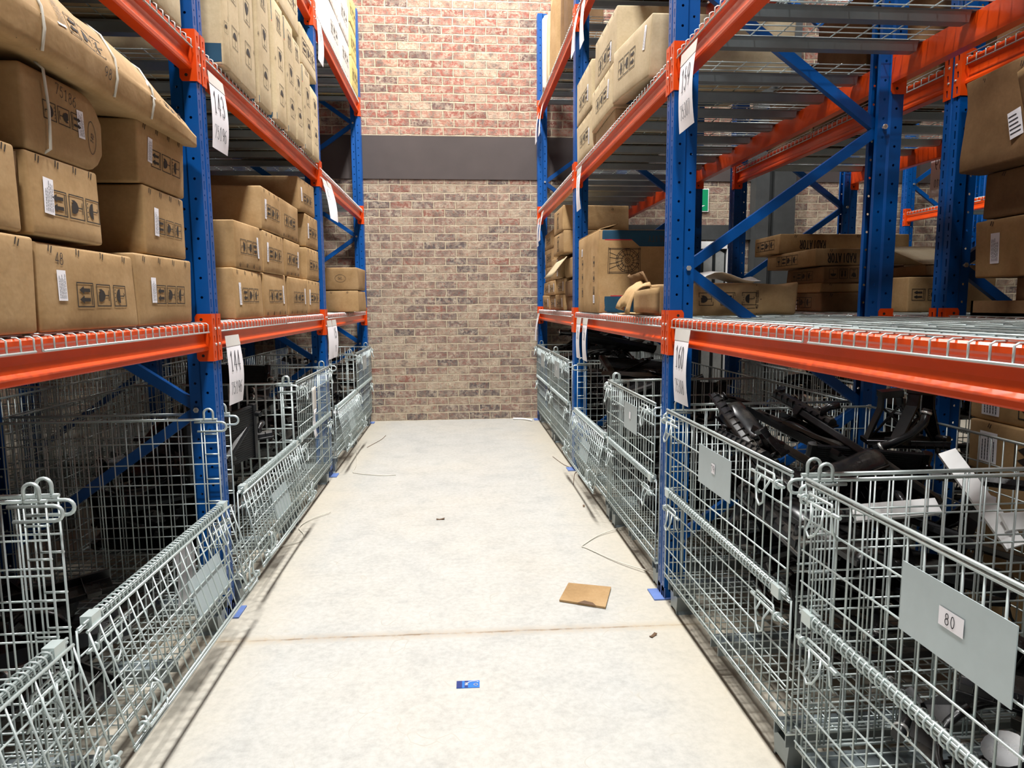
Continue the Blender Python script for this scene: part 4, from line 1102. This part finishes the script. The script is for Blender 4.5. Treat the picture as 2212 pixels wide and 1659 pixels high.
q = b.build('end_flap', 'kraft', c.o); q.location = (-.325, -.2, .0); q.modifiers.new('sheet', 'SOLIDIFY').thickness = .005
b = MB(); b.grid(lambda u, v: Vector((.02*math.sin(v*7), .28*v, .16*u)), 5, 6); q = b.build('inner_flap', 'kraft_dark', c.o); q.location = (-.31, -.12, .06); q.rotation_euler = (0, -.5, 0); q.modifiers.new('sheet', 'SOLIDIFY').thickness = .004
b = MB(); b.grid(lambda u, v: Vector((.22*u, .42*v, .005+.004*math.sin(u*8+v*5))), 6, 6)
o = b.build('cardboard_sheet', 'kraft'); o.location = (.895, 3.32, D1); o.modifiers.new('sheet', 'SOLIDIFY').thickness = .004
tag(o, 'flat cardboard sheet on the mesh in front of the torn carton, right shelf', 'cardboard sheet')
b = MB(); b.grid(lambda u, v: Vector((.32*u, .16*v, .02*math.sin(u*6)+.03*abs(math.sin(u*3+v*2)))), 8, 4)
o = b.build('torn_plastic_bag', 'white'); o.location = (1.2, 3.3, D1+.168); o.modifiers.new('sheet', 'SOLIDIFY').thickness = .002
tag(o, 'crumpled white plastic wrap lying on the damaged long carton', 'plastic wrap')
# small cartons by the wall
cols = [(5.86, 6.33), (6.34, 6.78), (6.79, 7.27)]; cn = ('nearest', 'middle', 'farthest')
for j in range(2):
    for i, (a, bb) in enumerate(cols):
        right_box(.925+.01*((i+j) % 2), a, bb, D1+j*.142, D1+j*.142+.14, .45, 'small kraft carton, %s of three, %s row, right shelf by the wall' % (cn[i], ('bottom', 'second')[j]), 220+j*3+i, ic=True, icsize=.06, rot=90 if i else -90, stick=(.85, .5, .08, .03, 90), icv=.45)
for j, (z0, z1) in enumerate(((1.505, 1.645), (1.648, 1.83), (1.833, 2.0), (2.003, 2.11))):
    if j < 3: right_box(.945, 6.6, 7.25, z0, z1, .4, 'small kraft carton against the wall, %s from the top of the right stack' % ('third', 'second', 'first')[j], 230+j, ic=True, icsize=.07, rot=90, stick=(.1, .5, .1, .035, 90))
right_box(.92, 5.98, 6.55, 1.505, 1.70, .5, 'kraft carton under the two long ones, right shelf by the wall', 240, ic=True, icsize=.07, rot=90, stick=(.62, .5, .15, .04, 90))
for j, (z0, z1) in enumerate(((1.703, 1.885), (1.888, 2.085))):
    c = Carton((.55, .55, z1-z0), 'kraft', 244+j, .004); c.staples('-y', .85, (.3, .75)); c.icon('up', '-x', .5, .5, .1)
    c.place('long_carton', (1.165, 5.93, z0), 0, 'long kraft carton lying crosswise near the right wall, %s of two' % ('lower', 'upper')[j])
b = MB(); b.grid(lambda u, v: Vector((-.12*v, .5*u+.06*v, -.16*v)), 4, 4)
o = b.build('open_flap', 'kraft_pale'); o.location = (.915, 5.62, 1.668); o.modifiers.new('sheet', 'SOLIDIFY').thickness = .004
tag(o, 'pale open carton flap hanging out over the right shelf near the wall', 'cardboard flap')
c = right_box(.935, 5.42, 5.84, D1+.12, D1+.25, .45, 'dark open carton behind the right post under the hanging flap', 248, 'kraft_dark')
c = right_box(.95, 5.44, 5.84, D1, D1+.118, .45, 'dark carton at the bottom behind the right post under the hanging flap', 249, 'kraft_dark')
right_box(.95, 5.5, 5.96, 1.50, 1.66, .42, 'kraft carton the open flap belongs to, right shelf near the wall', 251, 'kraft')

# middle right shelf
c = Carton((.665, .745, .255), 'kraft_pale', 260, .004, .006)
c.rect('-z', .0, .0, 1, .2, 2, 6); c.rect('-z', .0, .9, 1, 1, 2, 6)
c.icons('-x', .42, .55, .085, -90, ('umbrella', 'glass', 'up')); c.staples('-y', .15, (.14, .2))
c.place('wide_carton', (.873+.3325, 3.46, D2+.055), 0, 'wide pale carton beside sheet 159, tilted up at its far end', tilt=(math.radians(6.5), 0))
c.sticker('-x', .87, .7, .1, .035, 80)
kk = ('umbrella', 'glass', 'up')
right_box(.88, 3.84, 4.42, D2+.085, D2+.325, .5, 'pale carton just behind the tilted wide one, middle right shelf', 262, 'kraft_pale', True, .075, -90, (.82, .55, .1, .03, 80), kinds=kk)
c = right_box(.9, 3.86, 4.4, D2, D2+.083, .48, 'flat carton under the one behind the tilted wide carton', 261, 'kraft_pale')
right_box(.885, 3.80, 4.37, D2+.328, D2+.61, .5, 'topmost pale carton above the tilted wide one, middle right shelf', 263, 'kraft_pale', True, .085, -90, (.78, .3, .1, .03, 80), icv=.35, kinds=kk)
right_box(.885, 4.43, 4.99, D2, D2+.255, .5, 'pale carton low beside the second right post, middle shelf', 265, 'kraft_pale', True, .075, -90, (.8, .4, .1, .03, 80), kinds=kk)
right_box(.875, 4.43, 4.97, D2+.258, D2+.55, .5, 'pale carton by the second right post, on another, middle shelf', 264, 'kraft_pale', True, .08, -90, (.8, .4, .1, .03, 80), icv=.4, kinds=kk)
for i, (a, bb, h) in enumerate(((2.9, 3.42, .4), (3.44, 3.96, .45), (3.98, 4.45, .38), (4.47, 4.95, .42))):
    right_box(.93, a, bb, D3, D3+h, .85, 'brown carton high on the upper right shelf, %s of four in the middle bay' % ('nearest', 'second', 'third', 'farthest')[i], 270+i, 'kraft_dark')
# upper right shelf by the wall: torn tall cartons
for i, (a, bb, h, x) in enumerate(((5.75, 5.95, .55, .95), (6.0, 6.14, .75, .93), (6.2, 6.45, .82, .9), (6.5, 6.72, .6, .9), (6.78, 7.0, .7, .88))):
    tr = 300+i
    def rag(p, s=tr, h=h): return Vector((p.x, p.y, p.z-(.12*abs(noise.noise(Vector((p.x*6, p.y*9, s*1.7)))) if p.z > h*.8 else 0)))
    c = Carton((.3, bb-a, h), ('kraft_dark', 'kraft_dark', 'kraft', 'kraft_pale', 'kraft_white')[i], tr, .006, .02, .006, rag)
    c.place('torn_tall_carton', (x+.15, (a+bb)/2, D3), 0, 'torn tall carton on the upper right shelf by the wall, %s of five' % ('nearest', 'second', 'third', 'fourth', 'farthest')[i])
# dark cartons seen through the mesh, middle shelf, rack behind the right one
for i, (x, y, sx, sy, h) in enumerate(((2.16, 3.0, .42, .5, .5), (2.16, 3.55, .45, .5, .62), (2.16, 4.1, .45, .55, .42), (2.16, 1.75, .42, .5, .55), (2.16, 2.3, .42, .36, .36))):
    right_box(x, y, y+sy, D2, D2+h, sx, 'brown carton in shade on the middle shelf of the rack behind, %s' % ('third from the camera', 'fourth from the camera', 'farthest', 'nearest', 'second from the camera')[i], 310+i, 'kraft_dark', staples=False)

# --- lower shelf of the rack behind the right one
def rad(x, y, z, sx, sy, sz, label, seed, word=True, mat='kraft_dark', wu=.42, icn=True, rz=0):
    c = Carton((sx, sy, sz), mat, seed, .003, .006)
    if word: c.text('RADIATOR', '-y', wu, .45, .05, 180, .0065, 1, .56, .66)
    if icn: c.icons('-x', .45, .5, min(.06, sz*.6), 90, ('hand', 'up', 'glass', 'umbrella'), 1.15)
    c.staples('-y', .88, (.12, .6))
    c.place('radiator_carton', (x+sx/2, y+sy/2, z), rz, label, 'cardboard box'); return c
c = rad(2.165, 3.88, D1, .5, .45, .112, 'lowest carton of the radiator stack, with a sticker, behind the right rack', 404, False, 'kraft_dark'); c.sticker('-x', .3, .5, .09, .06, 90); c.sticker('-y', .62, .5, .08, .08, 80)
rad(2.16, 3.885, D1+.114, .5, .45, .055, 'crushed flat carton second from the bottom of the radiator stack', 405, False, 'kraft', icn=False)
c = Carton((.5, .45, .1), 'kraft_dark', 406, .003)
for i, k in enumerate(('umbrella', 'up', 'glass', 'hand')): c.icon(k, '-y', .12+i*.125, .55, .048, 180)
c.icons('-x', .45, .5, .055, 90, ('hand', 'up', 'glass', 'umbrella'), 1.15)
c.place('radiator_carton', (2.415, 4.1, D1+.171), 0, 'carton with handling symbols and a white note, third up in the radiator stack', 'cardboard box'); c.sticker('-y', .66, .5, .075, .08, 85)
rad(2.13, 3.92, D1+.273, .82, .62, .102, 'lower carton with upside-down RADIATOR lettering behind the right rack', 402, True, 'kraft', .2, True)
rad(2.12, 4.35, D1+.377, .9, .38, .122, 'topmost carton with upside-down RADIATOR lettering behind the right rack', 403, True, 'kraft', .25)
c = Carton((.5, .4, .19), 'kraft', 407, .004)
for i, k in enumerate(('up', 'umbrella')): c.icon(k, '-y', .12+i*.18, .5, .06, 90)
c.seam('-y', ((.52, .0), (.52, 1.0)), .003)
c.place('radiator_carton', (2.655, 3.66, D1), 0, 'carton lying beyond the right rear post, under the open one', 'cardboard box')
c = Carton((.32, .36, .06), 'kraft_dark', 409, .004); c.place('open_carton', (2.68, 3.66, D1+.195), 0, 'open flat carton with raised lid beyond the right rear post')
b = MB(); b.grid(lambda u, v: Vector((.36*u-.18, .36*v-.18, .065+.12*v)), 4, 4); q = b.build('lid', 'kraft_pale', c.o); q.modifiers.new('sheet', 'SOLIDIFY').thickness = .004
# --- nearest bay of the rack behind the right one: cartons at the right edge
right_box(2.1, 1.95, 2.62, D1+.15, D1+.38, .55, 'kraft carton with a white label at the right edge, second of the stack', 420, 'kraft', stick=(.16, .5, .12, .045, 90), staples=True)
right_box(2.11, 1.9, 2.60, D1+.383, D1+.56, .55, 'plain brown carton above the labelled one at the right edge', 421, 'kraft_dark')
c = right_box(2.035, 1.9, 2.66, D1+.57, D1+.93, .55, 'big crumpled carton with torn side at the top of the right edge stack', 422, 'kraft_dark', stick=(.36, .36, .06, .1, 12))
c.o.modifiers.new('crumple', 'DISPLACE'); tx = bpy.data.textures.new('crumple', 'CLOUDS'); tx.noise_scale = .22; c.o.modifiers['crumple'].texture = tx; c.o.modifiers['crumple'].strength = .05
b = MB(); b.grid(lambda u, v: Vector((-.05*math.sin(u*PI)-.04*v, -.46*u, -.02+.14*v*(1-.5*u)+.1*u*v)), 8, 6); q = b.build('torn_flap', 'kraft', c.o); q.location = (-.285, .06, .17); q.modifiers.new('sheet', 'SOLIDIFY').thickness = .004
b = MB()
for p, qq in (((0, 0, 0), (.5, .6, .012)), ((0, 0, 0), (.012, .6, .06)), ((.488, 0, 0), (.5, .6, .06)), ((0, .588, 0), (.5, .6, .06)), ((0, 0, 0), (.5, .012, .06))): b.box(p, qq)
o = b.build('open_tray_carton', 'kraft_dark'); o.location = (2.1, 2.02, D1); tag(o, 'dark open carton tray at the bottom of the right edge stack', 'cardboard box')
b = MB(); b.grid(lambda u, v: Vector((.02+.02*math.sin(u*3), .05+.35*u, .05+.1*v)), 4, 4)
q = b.build('loose_flap', 'kraft_dark', o); q.modifiers.new('sheet', 'SOLIDIFY').thickness = .004
# on the floor below
for j, (z0, z1) in enumerate(((0.0, .3), (.303, .6), (.603, .80), (.803, .97))):
    right_box(2.09+.015*(j % 2), 1.75, 2.57+.02*(j == 3), z0, z1, .6, 'brown carton stacked on the floor at the right edge, %s from the bottom' % ('first', 'second', 'third', 'fourth')[j], 430+j, 'kraft', j >= 2, .1, 90, (.13, .5, .12, .09, 90), .45, kinds=('up', 'glass'))

# ---------------------------------------------------------------- location sheets hanging from the beams
def card(x, y, z, side, label, lines, w=.172, h=.285, bend=.012, tilt=0.0, lift=.0, tape=True):
    """side +1: read from the aisle looking at -X (left rack); -1: right rack"""
    o = empty('location_sheet', (x, y, z), PI/2 if side > 0 else -PI/2); tag(o, label, 'number sheet', 'number sheets on the beams')
    def sf(a, b, off=0.0):   # a in [-w/2, w/2], b from 0 down to -h
        t = -b/h
        return Vector((a+tilt*t, -.004-lift*t-bend*math.sin(t*PI*.9)*(1+.3*math.sin(a*20))-off, b))
    m = MB(); m.grid(lambda u, v: sf((u-.5)*w, -v*h), 5, 10)
    for t, cy, hh, ww, srf in lines:
        strokes(m, text_polys(t, hh, .72, .66), lambda a, b, cy=cy: sf(a*.8, b-cy*h, .0015), ww, 1, srf)
    m.build('sheet', ['paper', 'print'], o)
    if tape:
        m = MB(); m.grid(lambda u, v: sf((u-.5)*w*1.02, .006-v*.045, .001), 4, 3); m.build('tape_strip', 'tape', o)
    return o
def big(n, code, s=1.0): return [(n, .36, .085*s, .0062, .6), (code, .76, .054*s, .0036, .6)]
card(XL+.002, 2.955, 1.15, 1, 'white sheet printed 144 and 75196, hanging from the lower left beam', big('144', '75196'))
card(XL+.002, 2.93, 2.19, 1, 'white sheet printed 143 and 75196, hanging from the middle left beam', big('143', '75196'))
card(XL+.002, 5.17, 2.19, 1, 'white sheet printed 147, curling off the middle left beam at the second post', [('147', .35, .085, .006, .6)], lift=.05)
card(XL+.002, 5.36, 2.2, 1, 'plain white sheet hanging beside sheet 147 on the middle left beam', [], lift=.04)
card(XL+.002, 5.15, 1.16, 1, 'left one of two white sheets on the lower left beam at the second post', big('148', '75195') if False else [])
card(XL+.002, 5.345, 1.16, 1, 'right one of two white sheets on the lower left beam at the second post', [('15', .33, .08, .008, .6), ('75', .76, .05, .0036, .6)])
card(XL+.002, 5.2, 3.30, 1, 'white sheet hanging from the upper left beam at the second post', [('14', .36, .085, .006, .6)])
card(XR-.002, 2.55, 1.172, -1, 'white sheet printed 160 and 75308, hanging from the lower right beam', big('160', '75308'), tilt=.01)
card(XR-.002, 2.55, 2.21, -1, 'white sheet printed 159 and 75307, hanging from the middle right beam', big('159', '75307'))
card(XR-.002, 4.785, 1.172, -1, 'farther of two white sheets on the lower right beam at the second post', big('156', '75305')[:1])
card(XR-.002, 4.54, 1.174, -1, 'nearer of two white sheets on the lower right beam at the second post', big('156', '75306')[:1])
card(XR-.002, 4.80, 2.215, -1, 'white sheet on the middle right beam at the second post', [('15', .36, .085, .006, .6)])
card(XR-.002, 4.9, 3.29, -1, 'farther of two white sheets on the upper right beam', [], lift=.03)
card(XR-.002, 4.66, 3.27, -1, 'nearer of two white sheets on the upper right beam', [], lift=.01)
card(XR-.002, 7.15, 2.16, -1, 'farther white sheet on the middle right beam by the wall', [], lift=.01)
card(XR-.002, 6.85, 2.19, -1, 'nearer white sheet on the middle right beam by the wall', [('15', .36, .085, .006, .6)], lift=.03)
card(XR-.002, 7.2, 3.22, -1, 'farther white sheet on the upper right beam by the wall', [], lift=.02)
card(XR-.002, 6.85, 3.22, -1, 'nearer white sheet on the upper right beam by the wall', [], lift=.03)
card(XR-.002, 7.2, 1.17, -1, 'white sheet on the lower right beam by the wall', [], lift=.03)
# seen from behind through the rack: paper thin enough for the print to show mirrored
o = empty('location_sheet', (3.085, 4.2, 2.235), PI/2); tag(o, 'sheet 239 and 81010 seen from behind, mirrored, beyond the right racks', 'number sheet', 'number sheets on the beams')
m = MB(); w, h = .18, .29
m.grid(lambda u, v: Vector(((u-.5)*w, -.004-.006*math.sin(v*2.6), -v*h)), 3, 6)
for off in (-.0015, .0015):
    for t, cy, hh, ww in (('239', .28, .085, .006), ('81010', .7, .05, .0036)):
        strokes(m, text_polys(t, hh, .72, .66), lambda a, b, cy=cy, off=off: Vector((a*.8, -.004-.006*math.sin((cy-b/h)*2.6)+off, b-cy*h)), ww, 1, .6)
m.build('sheet', ['paper', 'print'], o)

# ---------------------------------------------------------------- things lying on the floor
b = MB()
pts = [(.419, 2.753), (.602, 2.664), (.671, 2.862), (.488, 2.926)]
i = len(b.v)
b.extrude([(p[0]-.545, p[1]-2.80) for p in pts], (0, 0, .002), (0, 0, .010), (1, 0, 0), (0, 1, 0))
b.face([(-.055, -.085, .0106), (.02, -.122, .0106), (.012, -.09, .0106), (-.02, -.066, .0106)], 1)
o = b.build('cardboard_piece', ['kraft', 'debris']); o.location = (.545, 2.80, 0); tag(o, 'flat square piece of cardboard lying on the concrete floor', 'cardboard piece')
b = MB(); b.box((-.039, -.021, .0005), (.039, .021, .0022))
def sk(a, c, z=.0026): return (a, c, z)
b.face([sk(-.039, -.021), sk(-.02, -.021), sk(-.02, .021), sk(-.039, .021)], 1); b.face([sk(-.012, -.02), sk(.0, -.02), sk(.0, .02), sk(-.012, .02)], 1)
strokes(b, [arc(.02, -.01, .028, .026, 60, 160, 10)], lambda x, y: sk(x, y, .003), .003, 2); strokes(b, [arc(.026, -.004, .006, .006, 0, 360, 12)], lambda x, y: sk(x, y, .003), .003, 2)
strokes(b, [[(-.01, y), (-.001, y)] for y in (.006, .0, -.006)], lambda x, y: sk(x, y, .0032), .002, 2)
o = b.build('blue_sticker', ['foil', 'foil2', 'white']); o.location = (.016, 2.15, 0); o.rotation_euler = (0, 0, -.02); tag(o, 'small blue glossy sticker on the floor in the middle of the aisle', 'sticker')
def band(pts, label, r=.0028, mat='strap'):
    b = MB(); P = []
    for k in range(len(pts)-1):
        p0 = Vector(pts[max(0, k-1)]); p1 = Vector(pts[k]); p2 = Vector(pts[k+1]); p3 = Vector(pts[min(len(pts)-1, k+2)])
        for t in (0, .25, .5, .75):
            P.append(.5*((2*p1)+(p2-p0)*t+(2*p0-5*p1+4*p2-p3)*t*t+(3*p1-p0-3*p2+p3)*t**3))
    P.append(Vector(pts[-1])); b.tube(P, r, 5, 0); o = b.build('packing_strap', mat); tag(o, label, 'strap'); return o
band([(.93, 3.64, .02), (.84, 3.60, .012), (.749, 3.538, .006), (.66, 3.43, .004), (.637, 3.39, .004), (.66, 3.36, .004), (.765, 3.167, .008), (.86, 3.04, .014), (.93, 2.967, .02)], 'pale packing strap looped out from under the right bins')
band([(-.96, 6.4, .02), (-.90, 5.9, .01), (-.83, 5.4, .006), (-.82, 5.16, .004), (-.78, 5.1, .004), (-.602, 5.018, .004), (-.482, 5.019, .004)], 'white strap bent across the floor by the far left bins')
band([(-.80, 4.12, .01), (-.9, 3.98, .008), (-.93, 3.85, .006), (-.88, 3.74, .004), (-.865, 3.63, .005), (-.93, 3.56, .008), (-1.0, 3.5, .01)], 'pale strap at the foot of the left bins in the middle bay')
band([(-.72, 6.6, .003), (-.74, 6.4, .003), (-.79, 6.2, .003), (-.83, 6.05, .003)], 'thin brown string on the floor near the brick wall', .0022, 'debris')
band([(.60, 7.36, .012), (.72, 7.33, .012), (.80, 7.22, .012)], 'white pipe offcut lying at the foot of the wall', .012, 'white')
band([(.78, 5.5, .003), (.83, 5.2, .003), (.9, 5.02, .004), (.86, 4.9, .003), (.80, 4.6, .003)], 'thin dark string by the second right post', .002, 'debris')
for i, (x, y, s, lab) in enumerate(((-.12, 3.93, .03, 'small dark bent scrap in the middle of the floor'), (.735, 2.42, .022, 'small brown curl of scrap near the right bins'), (.78, 4.1, .02, 'brown shred on the floor beside the right bins'))):
    b = MB(); b.grid(lambda u, v: Vector(((u-.5)*s*1.6, (v-.5)*s*.6, .002+s*.5*abs(u-.4)**1.4)), 5, 2); o = b.build('scrap', 'debris'); o.location = (x, y, 0); o.rotation_euler = (0, 0, i*.7); o.modifiers.new('sheet', 'SOLIDIFY').thickness = .002
    tag(o, lab, 'scrap')
